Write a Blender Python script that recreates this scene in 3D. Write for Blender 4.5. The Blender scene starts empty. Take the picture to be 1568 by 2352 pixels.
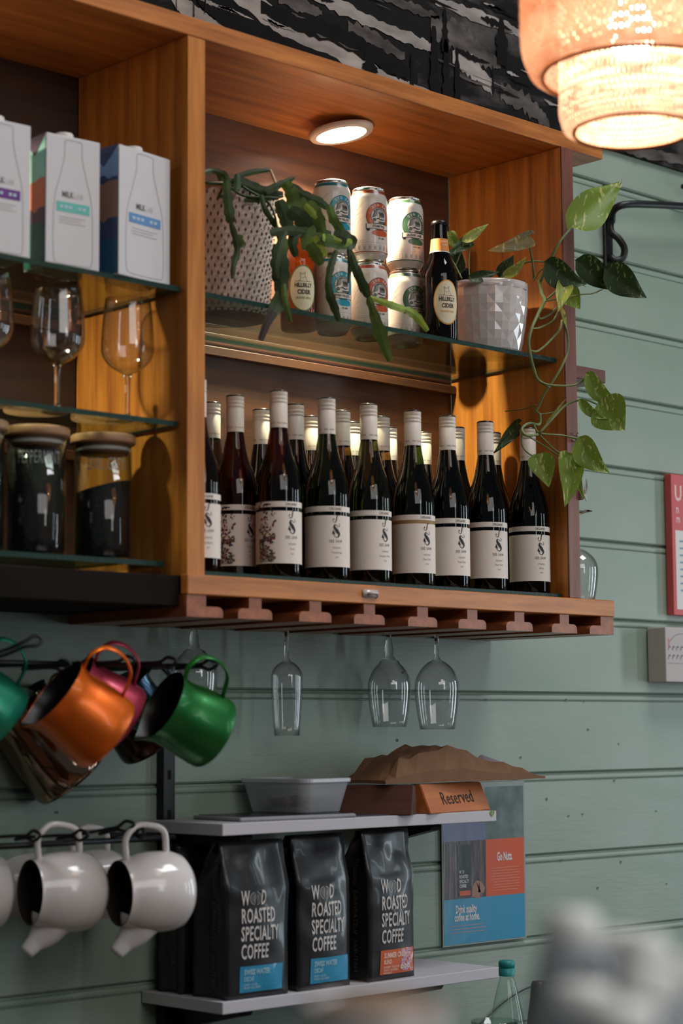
import bpy, bmesh, math, random
from mathutils import Vector, Matrix, noise
S = bpy.context.scene
COL = S.collection
PI = math.pi
R = math.radians
H0 = 1.55                      # eye height: every height below is given relative to it

# ---------------------------------------------------------------- camera
YAW, PITCH, ROLL, FPX = 0.7638752, 0.10794122, -0.0064639, 4600.0
_f = Vector((math.sin(YAW)*math.cos(PITCH), math.cos(YAW)*math.cos(PITCH), math.sin(PITCH)))
_r = Vector((math.cos(YAW), -math.sin(YAW), 0)); _u = _r.cross(_f)
CR = _r*math.cos(ROLL) + _u*math.sin(ROLL); CU = _u*math.cos(ROLL) - _r*math.sin(ROLL); CF = _f
EYE = Vector((0, 0, H0))
cd = bpy.data.cameras.new('camera'); cam = bpy.data.objects.new('camera', cd); COL.objects.link(cam)
cam.matrix_world = Matrix(((CR.x, CU.x, -CF.x, 0), (CR.y, CU.y, -CF.y, 0), (CR.z, CU.z, -CF.z, H0), (0, 0, 0, 1)))
cd.sensor_fit = 'VERTICAL'; cd.sensor_height = 36.0; cd.sensor_width = 24.0
cd.lens = FPX/2352*36.0
cd.clip_start = 0.05; cd.clip_end = 60
cd.dof.use_dof = True; cd.dof.focus_distance = 3.65; cd.dof.aperture_fstop = 3.6
S.camera = cam

# ---------------------------------------------------------------- world, exposure, lights
S.view_settings.view_transform = 'Standard'; S.view_settings.look = 'None'
S.view_settings.exposure = 0.0; S.view_settings.gamma = 1.0; S.view_settings.use_curve_mapping = False
S.cycles.transparent_max_bounces = 48; S.cycles.max_bounces = 10
S.cycles.caustics_reflective = False; S.cycles.caustics_refractive = False
w = bpy.data.worlds.new('world'); S.world = w; w.use_nodes = True
w.node_tree.nodes['Background'].inputs[0].default_value = (0.75, 0.85, 0.9, 1)
w.node_tree.nodes['Background'].inputs[1].default_value = 0.085

def area(name, loc, target, sx, sy, power, col, shape='RECTANGLE', spread=180):
    l = bpy.data.lights.new(name, 'AREA'); l.shape = shape; l.size = sx; l.size_y = sy
    l.energy = power; l.color = col; l.spread = R(spread)
    o = bpy.data.objects.new(name, l); COL.objects.link(o); o.location = loc
    o.rotation_euler = (Vector(target)-Vector(loc)).to_track_quat('-Z', 'Y').to_euler()
    return o
# tall windows on the right of the room, plus added fill lamps from the front
area('window_and_fill_light', (5.6, 1.25, H0+0.1), (2.2, 2.4, H0+0.0), 0.26, 1.7, 15, (0.80, 0.93, 1.0))
area('window_and_fill_light', (4.9, 0.2, H0+0.1), (2.2, 2.4, H0+0.0), 0.20, 1.7, 10, (0.80, 0.93, 1.0))
area('window_and_fill_light', (1.9, -2.6, H0+0.9), (2.4, 2.6, H0+0.0), 0.5, 1.5, 9, (0.95, 0.95, 0.95))  # added fill behind the eye for the label fronts, not a known window
area('front_fill_light', (1.2, -1.2, H0+1.75), (2.2, 2.4, H0+0.1), 2.6, 1.5, 32, (1.0, 0.96, 0.92))  # added soft fill that brightens the jugs and labels
area('window_and_fill_light', (4.3, -0.9, H0+0.3), (2.3, 2.4, H0+0.0), 0.11, 1.7, 6, (0.80, 0.93, 1.0))
# daylight from a roof window in front of the wall, to the right of the cabinet
area('roof_window_light', (3.4, 0.6, H0+4.0), (2.75, 2.6, H0+0.1), 1.7, 1.4, 100, (0.97, 0.98, 1.0))
# the round lights let into the cabinet top
DL = (2.372, 2.472)
for lx in (DL[0], 1.38):
    area('cabinet_light', (lx, DL[1]-0.005, H0+1.026), (lx, DL[1]-0.005, H0), 0.07, 0.07, 12, (1.0, 0.82, 0.58), 'DISK', 120)

# ---------------------------------------------------------------- pixel helpers (measuring only)
def ray(x, y):
    return CR*((x-784)/FPX) - CU*((y-1176)/FPX) + CF
def atY(x, y, Y): d = ray(x, y); return EYE + d*(Y/d.y)
def atX(x, y, X): d = ray(x, y); return EYE + d*(X/d.x)
def atZ(x, y, Z): d = ray(x, y); return EYE + d*(Z/d.z)      # Z relative to the eye
def atD(x, y, D): return EYE + ray(x, y)*D                  # D = distance along the optical axis
def hz(x, y, X, Y):                                           # height (relative) seen at pixel at plan distance of X,Y
    d = ray(x, y); return d.z*math.hypot(X, Y)/math.hypot(d.x, d.y)
def face(X, Y): return math.atan2(-X, Y)                      # rotation that turns local -Y to the eye

# ---------------------------------------------------------------- materials
def lin(c): return tuple(((v/255)/12.92 if v/255 <= .04045 else ((v/255+.055)/1.055)**2.4) for v in c)
MATS = {}
def nt(name):
    m = bpy.data.materials.new(name); m.use_nodes = True
    return m, m.node_tree, m.node_tree.nodes, m.node_tree.links
def M(name, col, rough=.5, metal=0., var=0., vscale=8., bump=0., bscale=60., coat=0., trans=0., ior=1.45, emit=None, spec=.5, stretch=(1, 1, 1), aniso=0, alpha=1.0, sheen=0):
    if name in MATS: return MATS[name]
    m, t, n, l = nt(name); b = n['Principled BSDF']
    c = lin(col); b.inputs['Base Color'].default_value = (*c, 1)
    b.inputs['Roughness'].default_value = rough; b.inputs['Metallic'].default_value = metal
    b.inputs['Coat Weight'].default_value = coat; b.inputs['Coat Roughness'].default_value = .08
    b.inputs['Transmission Weight'].default_value = trans; b.inputs['IOR'].default_value = ior
    b.inputs['Specular IOR Level'].default_value = spec; b.inputs['Anisotropic'].default_value = aniso
    b.inputs['Alpha'].default_value = alpha
    if emit: b.inputs['Emission Color'].default_value = (*lin(emit[0]), 1); b.inputs['Emission Strength'].default_value = emit[1]
    if var or bump:
        tc = n.new('ShaderNodeTexCoord'); mp = n.new('ShaderNodeMapping'); mp.inputs['Scale'].default_value = stretch
        l.new(tc.outputs['Object'], mp.inputs['Vector'])
    if var:
        nz = n.new('ShaderNodeTexNoise'); nz.inputs['Scale'].default_value = vscale; nz.inputs['Detail'].default_value = 5
        l.new(mp.outputs[0], nz.inputs['Vector'])
        rp = n.new('ShaderNodeMapRange'); rp.inputs[1].default_value = .3; rp.inputs[2].default_value = .7
        rp.inputs[3].default_value = 1-var; rp.inputs[4].default_value = 1+var
        l.new(nz.outputs['Fac'], rp.inputs[0])
        mx = n.new('ShaderNodeVectorMath'); mx.operation = 'SCALE'; mx.inputs[0].default_value = c
        l.new(rp.outputs[0], mx.inputs['Scale']); l.new(mx.outputs[0], b.inputs['Base Color'])
    if bump:
        n2 = n.new('ShaderNodeTexNoise'); n2.inputs['Scale'].default_value = bscale; n2.inputs['Detail'].default_value = 4
        l.new(mp.outputs[0], n2.inputs['Vector'])
        bp = n.new('ShaderNodeBump'); bp.inputs['Strength'].default_value = bump; bp.inputs['Distance'].default_value = .002
        l.new(n2.outputs['Fac'], bp.inputs['Height']); l.new(bp.outputs[0], b.inputs['Normal'])
    MATS[name] = m; return m

def WOOD(name, light, dark, axis='x', rough=.38, coat=.15, scale=1.0):
    """timber: stretched noise for the grain, a distorted wave for the cathedral figure"""
    if name in MATS: return MATS[name]
    m, t, n, l = nt(name); b = n['Principled BSDF']
    tc = n.new('ShaderNodeTexCoord'); mp = n.new('ShaderNodeMapping')
    k = {'x': (1.0, 14, 14), 'y': (14, 1.0, 14), 'z': (14, 14, 1.0)}[axis]
    mp.inputs['Scale'].default_value = tuple(v*scale for v in k); l.new(tc.outputs['Object'], mp.inputs['Vector'])
    n1 = n.new('ShaderNodeTexNoise'); n1.inputs['Scale'].default_value = 6; n1.inputs['Detail'].default_value = 8; n1.inputs['Roughness'].default_value = .65
    n2 = n.new('ShaderNodeTexNoise'); n2.inputs['Scale'].default_value = .7; n2.inputs['Detail'].default_value = 2
    wv = n.new('ShaderNodeTexWave'); wv.wave_type = 'RINGS'; wv.rings_direction = {'x': 'X', 'y': 'Y', 'z': 'Z'}[axis]
    wv.inputs['Scale'].default_value = .55; wv.inputs['Distortion'].default_value = 9; wv.inputs['Detail'].default_value = 3; wv.inputs['Detail Scale'].default_value = .6
    for q in (n1, n2, wv): l.new(mp.outputs[0], q.inputs['Vector'])
    a1 = n.new('ShaderNodeMath'); a1.operation = 'MULTIPLY_ADD'; a1.inputs[1].default_value = .16
    l.new(wv.outputs['Fac'], a1.inputs[0]); l.new(n1.outputs['Fac'], a1.inputs[2])
    a2 = n.new('ShaderNodeMath'); a2.operation = 'MULTIPLY_ADD'; a2.inputs[1].default_value = .4
    l.new(n2.outputs['Fac'], a2.inputs[0]); l.new(a1.outputs[0], a2.inputs[2])
    cr = n.new('ShaderNodeValToRGB'); e = cr.color_ramp.elements
    e[0].position = .45; e[0].color = (*lin(dark), 1); e[1].position = 1.02; e[1].color = (*lin(light), 1)
    l.new(a2.outputs[0], cr.inputs[0]); l.new(cr.outputs[0], b.inputs['Base Color'])
    b.inputs['Roughness'].default_value = rough; b.inputs['Coat Weight'].default_value = coat; b.inputs['Coat Roughness'].default_value = .25
    bp = n.new('ShaderNodeBump'); bp.inputs['Strength'].default_value = .12; bp.inputs['Distance'].default_value = .001
    l.new(n1.outputs['Fac'], bp.inputs['Height']); l.new(bp.outputs[0], b.inputs['Normal'])
    MATS[name] = m; return m

def GLASS(name, tint=(1, 1, 1), edge=(.75, .8, .8), rough=.0, base=.045):
    """thin clear glass: passes tinted light, mirrors more and tints deeper at grazing angles"""
    if name in MATS: return MATS[name]
    m, t, n, l = nt(name); n.remove(n['Principled BSDF']); out = n['Material Output']
    lw = n.new('ShaderNodeLayerWeight'); lw.inputs[0].default_value = .5
    pw = n.new('ShaderNodeMath'); pw.operation = 'POWER'; pw.inputs[1].default_value = 4.0; l.new(lw.outputs['Facing'], pw.inputs[0])
    ma = n.new('ShaderNodeMath'); ma.operation = 'MULTIPLY_ADD'; ma.inputs[1].default_value = .85; ma.inputs[2].default_value = base; l.new(pw.outputs[0], ma.inputs[0])
    p3 = n.new('ShaderNodeMath'); p3.operation = 'POWER'; p3.inputs[1].default_value = 3.0; l.new(lw.outputs['Facing'], p3.inputs[0])
    mc = n.new('ShaderNodeMix'); mc.data_type = 'RGBA'; l.new(p3.outputs[0], mc.inputs[0])
    mc.inputs[6].default_value = (*tint, 1); mc.inputs[7].default_value = (*edge, 1)
    tr = n.new('ShaderNodeBsdfTransparent'); l.new(mc.outputs[2], tr.inputs[0])
    gl = n.new('ShaderNodeBsdfGlossy'); gl.inputs['Roughness'].default_value = rough
    mx = n.new('ShaderNodeMixShader'); l.new(ma.outputs[0], mx.inputs[0]); l.new(tr.outputs[0], mx.inputs[1]); l.new(gl.outputs[0], mx.inputs[2])
    l.new(mx.outputs[0], out.inputs[0]); MATS[name] = m; return m

# ---------------------------------------------------------------- objects
def tag(o, label, cat, group=None, kind=None):
    if label: o['label'] = label
    if cat: o['category'] = cat
    if group: o['group'] = group
    if kind: o['kind'] = kind
    return o
def thing(name, label, cat, loc=(0, 0, 0), rz=0, group=None):
    o = bpy.data.objects.new(name, None); COL.objects.link(o); o.location = loc; o.rotation_euler = (0, 0, rz); o.empty_display_size = .02
    return tag(o, label, cat, group)
def link(name, me, parent=None, loc=None, rot=None, label=None):
    o = bpy.data.objects.new(name, me); COL.objects.link(o)
    if parent: o.parent = parent
    if loc is not None: o.location = loc
    if rot is not None: o.rotation_euler = rot
    if label: o['label'] = label
    return o
def mesh(name, V, F, mats, smooth=False, idx=None):
    me = bpy.data.meshes.new(name); me.from_pydata([tuple(v) for v in V], [], F)
    for m in (mats if isinstance(mats, (list, tuple)) else [mats]): me.materials.append(m)
    if smooth: me.polygons.foreach_set('use_smooth', [True]*len(me.polygons))
    if idx: me.polygons.foreach_set('material_index', idx)
    me.update(); return me
def bmmesh(name, bm, mats, smooth=False):
    bmesh.ops.recalc_face_normals(bm, faces=bm.faces)
    me = bpy.data.meshes.new(name); bm.to_mesh(me); bm.free()
    for m in (mats if isinstance(mats, (list, tuple)) else [mats]): me.materials.append(m)
    if smooth: me.polygons.foreach_set('use_smooth', [True]*len(me.polygons))
    return me
def box(name, lo, hi, mat, parent=None, bev=.0015, seg=1, label=None, loc=None):
    """a bevelled board; its origin is at its centre so that the grain follows the piece"""
    lo = Vector(lo); hi = Vector(hi); c = (lo+hi)/2; s = hi-lo
    bm = bmesh.new(); bmesh.ops.create_cube(bm, size=1); bmesh.ops.scale(bm, vec=s, verts=bm.verts)
    if bev: bmesh.ops.bevel(bm, geom=bm.edges[:], offset=bev, segments=seg, affect='EDGES', profile=.5)
    return link(name, bmmesh(name, bm, mat), parent, c if loc is None else loc, label=label)
def lathe_vf(prof, n=32, cap=(False, False), a0=0., a1=2*PI):
    V = []; F = []; full = abs(a1-a0-2*PI) < 1e-6; k = n if full else n+1
    for r, z in prof:
        for i in range(k):
            a = a0+(a1-a0)*i/n; V.append((r*math.sin(a), -r*math.cos(a), z))
    for j in range(len(prof)-1):
        for i in range(n):
            i2 = (i+1) % k; F.append((j*k+i, j*k+i2, (j+1)*k+i2, (j+1)*k+i))
    if cap[0]: F.append(tuple(range(k))[::-1])
    if cap[1]: F.append(tuple((len(prof)-1)*k+i for i in range(k)))
    return V, F
def lathe(name, prof, mat, parent=None, n=32, cap=(False, False), smooth=True, loc=None, rot=None, label=None, a0=0., a1=2*PI):
    V, F = lathe_vf(prof, n, cap, a0, a1); return link(name, mesh(name, V, F, mat, smooth), parent, loc, rot, label)
def catmull(P, n=6):
    P = [Vector(p) for p in P]; Q = [P[0]*2-P[1]]+P+[P[-1]*2-P[-2]]; out = []
    for i in range(1, len(Q)-2):
        for k in range(n):
            t = k/n; a, b, c, d = Q[i-1:i+3]
            out.append(.5*((2*b)+(c-a)*t+(2*a-5*b+4*c-d)*t*t+(3*b-a-3*c+d)*t**3))
    out.append(P[-1]); return out
def tube_vf(P, rad, n=8, flat=1.0, upv=None, closed=False):
    P = [Vector(p) for p in P]; V = []; F = []; m = len(P)
    rr = rad if isinstance(rad, (list, tuple)) else [rad]*m
    prev = None
    for i, p in enumerate(P):
        if closed: d = P[(i+1) % m]-P[i-1]
        else: d = P[min(i+1, m-1)]-P[max(i-1, 0)]
        d.normalize()
        if prev is None:
            ref = Vector(upv) if upv else (Vector((0, 0, 1)) if abs(d.z) < .9 else Vector((1, 0, 0)))
            a = d.cross(ref).normalized()
        else:
            a = (prev-d*prev.dot(d)).normalized()
        prev = a; b = d.cross(a)
        for k in range(n):
            t = 2*PI*k/n; V.append(p+a*math.cos(t)*rr[i]+b*math.sin(t)*rr[i]*flat)
    for i in range(m if closed else m-1):
        j = (i+1) % m
        for k in range(n): F.append((i*n+k, i*n+(k+1) % n, j*n+(k+1) % n, j*n+k))
    if not closed: F.append(tuple(range(n))[::-1]); F.append(tuple((m-1)*n+k for k in range(n)))
    return V, F
def tube(name, P, rad, mat, parent=None, n=8, sm=5, flat=1.0, upv=None, closed=False, loc=None, label=None):
    if sm > 1:
        if isinstance(rad, (list, tuple)):
            m = len(P); rad2 = []
            for i in range(m-1):
                for k in range(sm): rad2.append(rad[i]+(rad[i+1]-rad[i])*k/sm)
            rad = rad2+[rad[-1]]
        P = catmull(P, sm)
    V, F = tube_vf(P, rad, n, flat, upv, closed); return link(name, mesh(name, V, F, mat, True), parent, loc, label=label)
class MB:
    """collects pieces into one mesh"""
    def __init__(s): s.V = []; s.F = []; s.I = []
    def add(s, V, F, mi=0):
        o = len(s.V); s.V += [tuple(v) for v in V]; s.F += [tuple(i+o for i in f) for f in F]; s.I += [mi]*len(F); return s
    def box(s, lo, hi, mi=0):
        x0, y0, z0 = lo; x1, y1, z1 = hi
        return s.add([(x0, y0, z0), (x1, y0, z0), (x1, y1, z0), (x0, y1, z0), (x0, y0, z1), (x1, y0, z1), (x1, y1, z1), (x0, y1, z1)],
                     [(0, 3, 2, 1), (4, 5, 6, 7), (0, 1, 5, 4), (1, 2, 6, 5), (2, 3, 7, 6), (3, 0, 4, 7)], mi)
    def build(s, name, mats, parent=None, smooth=False, **k):
        return link(name, mesh(name, s.V, s.F, mats, smooth, s.I), parent, **k)
# flat print: 2D outlines laid on a surface through a mapping
def text2d(s, size, sx=1.0, bold=0.0, align='CENTER', space=1.0, shear=0.0):
    cu = bpy.data.curves.new('lettering', 'FONT'); cu.body = s; cu.size = size; cu.align_x = align; cu.align_y = 'CENTER'
    cu.offset = bold*size; cu.resolution_u = 2; cu.space_character = space; cu.shear = shear
    ob = bpy.data.objects.new('lettering', cu); me = bpy.data.meshes.new_from_object(ob)
    V = [(v.co.x*sx, v.co.y) for v in me.vertices]; F = [tuple(p.vertices) for p in me.polygons]
    bpy.data.objects.remove(ob); bpy.data.curves.remove(cu); bpy.data.meshes.remove(me)
    return V, F
def sh(VF, dx=0, dy=0, s=1., rot=0):
    c, q = math.cos(rot)*s, math.sin(rot)*s
    return [(x*c-y*q+dx, x*q+y*c+dy) for x, y in VF[0]], VF[1]
def rect2d(x0, y0, x1, y1, nx=1, ny=1):
    V = [(x0+(x1-x0)*i/nx, y0+(y1-y0)*j/ny) for j in range(ny+1) for i in range(nx+1)]
    return V, [(j*(nx+1)+i, j*(nx+1)+i+1, (j+1)*(nx+1)+i+1, (j+1)*(nx+1)+i) for j in range(ny) for i in range(nx)]
def ring2d(cx, cy, r0, r1, n=28, a0=0, a1=2*PI, ky=1.0):
    V = []; F = []
    for i in range(n+1):
        a = a0+(a1-a0)*i/n
        for r in (r0, r1): V.append((cx+r*math.cos(a), cy+r*math.sin(a)*ky))
    for i in range(n): F.append((2*i, 2*i+1, 2*i+3, 2*i+2))
    return V, F
def stroke2d(P, W, sm=5):
    P = catmull([(x, y, 0) for x, y in P], sm); m = len(P); V = []; F = []
    for i, p in enumerate(P):
        d = (P[min(i+1, m-1)]-P[max(i-1, 0)]).normalized(); k = i/(m-1)*(len(W)-1); j = min(int(k), len(W)-2); w_ = W[j]+(W[j+1]-W[j])*(k-j)
        V += [(p.x-d.y*w_, p.y+d.x*w_), (p.x+d.y*w_, p.y-d.x*w_)]
    for i in range(m-1): F.append((2*i, 2*i+1, 2*i+3, 2*i+2))
    return V, F
def cyl(r, a, z):            # wrap on a cylinder: x is arc length to the right of the front
    return lambda x, y: (r*math.sin(a+x/r), -r*math.cos(a+x/r), z+y)
def plane(o, ux, uy, off=0):
    o = Vector(o); ux = Vector(ux).normalized(); uy = Vector(uy).normalized(); nn = ux.cross(uy)*off
    return lambda x, y: o+ux*x+uy*y+nn
def printed(name, shapes, fmap, mat, parent, label=None):
    mb = MB()
    for V, F in shapes: mb.add([fmap(x, y) for x, y in V], F)
    return mb.build(name, mat, parent, label=label)
def arctext(s, r, a_mid, size, sx=.8, step=None, bold=0.02):
    out = []; step = step or size*sx*.72/r
    for i, ch in enumerate(s):
        if ch == ' ': continue
        a = a_mid-(i-(len(s)-1)/2)*step
        out.append(sh(text2d(ch, size, sx, bold), r*math.cos(a), r*math.sin(a), 1, a-PI/2))
    return out
# ---------------------------------------------------------------- colours
CREAM = M('paper_cream', (200, 190, 180), .6)
WHITE = M('white_print', (215, 213, 208), .6)
BLACKP = M('black_print', (22, 20, 20), .5)
IRON = M('black_iron', (16, 16, 17), .42, bump=.2, bscale=90)
TEAKX = WOOD('teak_along', (208, 132, 66), (132, 70, 28), 'x')
TEAKZ = WOOD('teak_upright', (212, 136, 56), (138, 74, 24), 'z', rough=.45)
TEAKY = WOOD('teak_in_depth', (170, 98, 58), (112, 58, 30), 'y')
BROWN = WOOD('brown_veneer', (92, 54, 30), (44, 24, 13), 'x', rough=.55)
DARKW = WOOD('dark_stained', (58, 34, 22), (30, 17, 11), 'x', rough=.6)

# ---------------------------------------------------------------- the wall: painted boards
WY = 2.595
def paint():
    m, t, n, l = nt('green_wall_paint'); b = n['Principled BSDF']
    tc = n.new('ShaderNodeTexCoord')
    def nz(sc, st, det=4):
        mp = n.new('ShaderNodeMapping'); mp.inputs['Scale'].default_value = st; l.new(tc.outputs['Object'], mp.inputs[0])
        q = n.new('ShaderNodeTexNoise'); q.inputs['Scale'].default_value = sc; q.inputs['Detail'].default_value = det; l.new(mp.outputs[0], q.inputs['Vector']); return q
    n1 = nz(3, (1, 1, 2)); cr = n.new('ShaderNodeValToRGB'); e = cr.color_ramp.elements
    e[0].position = .3; e[0].color = (*lin((128, 147, 131)), 1); e[1].position = .7; e[1].color = (*lin((145, 156, 144)), 1)
    l.new(n1.outputs['Fac'], cr.inputs[0]); l.new(cr.outputs[0], b.inputs['Base Color'])
    b.inputs['Roughness'].default_value = .42
    n2 = nz(90, (.25, 1, 1.6), 3); n3 = nz(12, (.5, 1, 1.5), 2)
    a = n.new('ShaderNodeMath'); a.operation = 'MULTIPLY_ADD'; a.inputs[1].default_value = .35; l.new(n2.outputs['Fac'], a.inputs[0]); l.new(n3.outputs['Fac'], a.inputs[2])
    bp = n.new('ShaderNodeBump'); bp.inputs['Strength'].default_value = .55; bp.inputs['Distance'].default_value = .002
    l.new(a.outputs[0], bp.inputs['Height']); l.new(bp.outputs[0], b.inputs['Normal']); return m
PAINT = paint()
wall = thing('wall_back', None, None, (0, WY, 0)); wall['kind'] = 'structure'
gz = [-1.55, -1.35, -1.19, -1.03, -.875, -.715, -.56, -.402, -.246, -.088, .069, .222, .383, .54, .69, .838, .983, 1.143, 1.30, 1.45]
X0, X1 = -1.2, 5.6
box('backing', (X0, .014, 0), (X1, .05, 3.35), PAINT, wall, 0)
for i in range(len(gz)-1):
    a, b = H0+gz[i], H0+gz[i+1]
    # board profile seen end on (y, z): flat face, a thin quirk, a half-round bead, a wider quirk
    pr = [(.014, a), (.003, a), (0, a+.003), (0, b-.018), (.0035, b-.0172), (.0035, b-.0162)]
    for k in range(7):
        t = PI*k/6; pr.append((.002-.0022*math.sin(t), b-.0105-.0052*math.cos(t)))
    pr += [(.006, b-.005), (.008, b-.0005), (.014, b-.0005)]
    V = [(x, y, z-(a+b)/2) for x in (X0, X1) for y, z in pr]; m = len(pr)
    F = [(j, j+1, m+j+1, m+j) for j in range(m-1)]
    link('plank', mesh('plank', V, F, PAINT), wall, (0, 0, (a+b)/2))
# nail dents in the boards
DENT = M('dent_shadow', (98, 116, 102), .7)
rnd = random.Random(4)
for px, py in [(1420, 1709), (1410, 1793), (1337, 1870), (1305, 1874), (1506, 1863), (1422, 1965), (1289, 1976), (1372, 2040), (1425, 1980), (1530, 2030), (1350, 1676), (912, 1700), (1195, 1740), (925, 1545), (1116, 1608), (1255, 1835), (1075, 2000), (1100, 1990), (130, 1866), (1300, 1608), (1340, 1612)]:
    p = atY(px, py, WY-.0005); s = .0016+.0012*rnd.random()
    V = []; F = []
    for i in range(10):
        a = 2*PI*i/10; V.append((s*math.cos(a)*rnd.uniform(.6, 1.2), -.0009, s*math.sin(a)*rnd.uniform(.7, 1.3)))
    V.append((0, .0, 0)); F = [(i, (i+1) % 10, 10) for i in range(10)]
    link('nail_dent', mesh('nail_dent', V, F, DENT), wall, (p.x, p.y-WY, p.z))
fl = box('floor', (-2.5, -3, -.05), (6.2, 2.65, 0), WOOD('floor_boards', (120, 84, 58), (80, 54, 36), 'x'), None, 0); fl['kind'] = 'structure'

# ---------------------------------------------------------------- the black and white landscape above
def mural_mat():
    m, t, n, l = nt('ink_landscape'); b = n['Principled BSDF']; tc = n.new('ShaderNodeTexCoord')
    def nz(sc, st, det, rot=0, dist=0):
        mp = n.new('ShaderNodeMapping'); mp.inputs['Scale'].default_value = st; mp.inputs['Rotation'].default_value = (0, rot, 0); l.new(tc.outputs['Object'], mp.inputs[0])
        q = n.new('ShaderNodeTexNoise'); q.inputs['Scale'].default_value = sc; q.inputs['Detail'].default_value = det; q.inputs['Distortion'].default_value = dist; l.new(mp.outputs[0], q.inputs['Vector']); return q
    n1 = nz(3.2, (.8, 1, 3.2), 7, R(6), .6); n2 = nz(14, (1, 1, 1.3), 5, 0, .4)
    a = n.new('ShaderNodeMath'); a.operation = 'MULTIPLY_ADD'; a.inputs[1].default_value = .35; l.new(n2.outputs['Fac'], a.inputs[0]); l.new(n1.outputs['Fac'], a.inputs[2])
    cr = n.new('ShaderNodeValToRGB'); e = cr.color_ramp.elements
    e[0].position = .68; e[0].color = (*lin((24, 23, 23)), 1); e[1].position = .92; e[1].color = (*lin((92, 88, 85)), 1)
    l.new(a.outputs[0], cr.inputs[0]); l.new(cr.outputs[0], b.inputs['Base Color']); b.inputs['Roughness'].default_value = .9; b.inputs['Specular IOR Level'].default_value = .1; return m
mz = H0+1.217
mur = thing('mural', 'black and white painted landscape mural above the wooden cabinet', 'mural', (0, WY-.008, mz))
box('panel', (X0, 0, 0), (X1, .03, .46), mural_mat(), mur, 0)
MY = WY-.0095
SNOW = M('mural_snow', (138, 131, 126), .9, spec=.1, var=.4, vscale=9, stretch=(1, 1, 3)); INK = M('mural_ink', (20, 19, 20), .9, spec=.1, var=.2, vscale=20); GREY = M('mural_grey', (78, 73, 70), .9, spec=.1, var=.6, vscale=14, stretch=(1, 1, 2.5))
def streak(P, W, mat, nm, off=0., jag=.25, seed=1):
    rn = random.Random(seed); pts = [atY(x, y, MY-off) for x, y in P]; pts = catmull(pts, 9); m = len(pts); V = []; F = []
    for i, p in enumerate(pts):
        k = i/(m-1)*(len(W)-1); j = min(int(k), len(W)-2); hw = (W[j]+(W[j+1]-W[j])*(k-j))*.00088
        V += [(p.x, -off-.0006, p.z-mz+hw*rn.uniform(1-jag, 1+jag)), (p.x, -off-.0006, p.z-mz-hw*rn.uniform(1-jag, 1+jag))]
    for i in range(m-1): F.append((2*i, 2*i+1, 2*i+3, 2*i+2))
    link(nm, mesh(nm, V, F, mat), mur)
streak([(395, -40), (440, 30), (520, 60), (640, 110)], [30, 26, 20, 3], INK, 'painted_shadow', .0)
streak([(525, -40), (580, 20), (650, 66), (740, 96), (830, 140), (880, 190), (1000, 220)], [44, 40, 34, 30, 30, 28, 8], SNOW, 'painted_snow', .0008, .12, 3)
streak([(395, -20), (430, 22), (470, 44), (520, 66)], [22, 24, 14, 3], SNOW, 'painted_snow', .0008, .2, 4)
streak([(455, -30), (560, 60), (650, 110), (760, 146), (800, 160)], [30, 40, 26, 18, 4], INK, 'painted_shadow', .0016, .1, 5)
streak([(600, 15), (700, 55), (800, 92), (900, 150), (960, 180)], [12, 22, 20, 22, 10], INK, 'painted_shadow', .0016, .3, 6)
streak([(690, -30), (790, 20), (880, 62), (960, 96), (990, 108)], [12, 16, 12, 14, 8], SNOW, 'painted_snow', .0008, .3, 7)
streak([(640, -10), (700, 15), (740, 30)], [12, 20, 4], GREY, 'painted_cloud', .0008, .4, 8)
streak([(800, 60), (860, 90), (930, 130)], [14, 20, 8], GREY, 'painted_cloud', .0008, .4, 9)
streak([(990, 60), (1060, 90), (1110, 130), (1150, 150)], [24, 36, 24, 10], GREY, 'painted_cloud', .0008, .3, 10)
streak([(1040, 130), (1090, 160), (1130, 200)], [14, 28, 16], SNOW, 'painted_snow', .001, .3, 11)
streak([(1150, 210), (1190, 225), (1235, 260), (1262, 290)], [20, 24, 22, 12], GREY, 'painted_cloud', .0008, .4, 12)
streak([(1000, 0), (1080, 30), (1160, 60), (1200, 80)], [9, 14, 12, 8], SNOW, 'painted_snow', .0008, .3, 13)
streak([(880, -10), (960, 22), (1010, 40)], [8, 12, 4], GREY, 'painted_cloud', .0008, .4, 14)
streak([(870, 186), (930, 200), (980, 216)], [12, 16, 8], SNOW, 'painted_snow', .001, .3, 17)
streak([(1300, 315), (1400, 325), (1480, 350), (1568, 368), (1640, 385)], [8, 14, 14, 12, 12], GREY, 'painted_cloud', .0008, .25, 15)
rb = random.Random(21)
for k in range(95):        # loose brush strokes
    x = rb.uniform(420, 1560); y0_ = (x-300)*.27-rb.uniform(20, 330); 
    if y0_ < -60: continue
    L_ = rb.uniform(20, 90); mt_, nm_ = ((INK, 'painted_shadow'), (GREY, 'painted_cloud'), (GREY, 'painted_cloud'), (SNOW, 'painted_snow'))[k % 4]
    w_ = rb.uniform(1.2, 6)*(1.6 if mt_ is INK else .8)
    streak([(x, y0_), (x+L_*.5, y0_+L_*.22+rb.uniform(-5, 5)), (x+L_, y0_+L_*.42)], [w_*.3, w_, w_*.6, w_*.1], mt_, nm_, .0020, .45, k+50)
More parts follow.
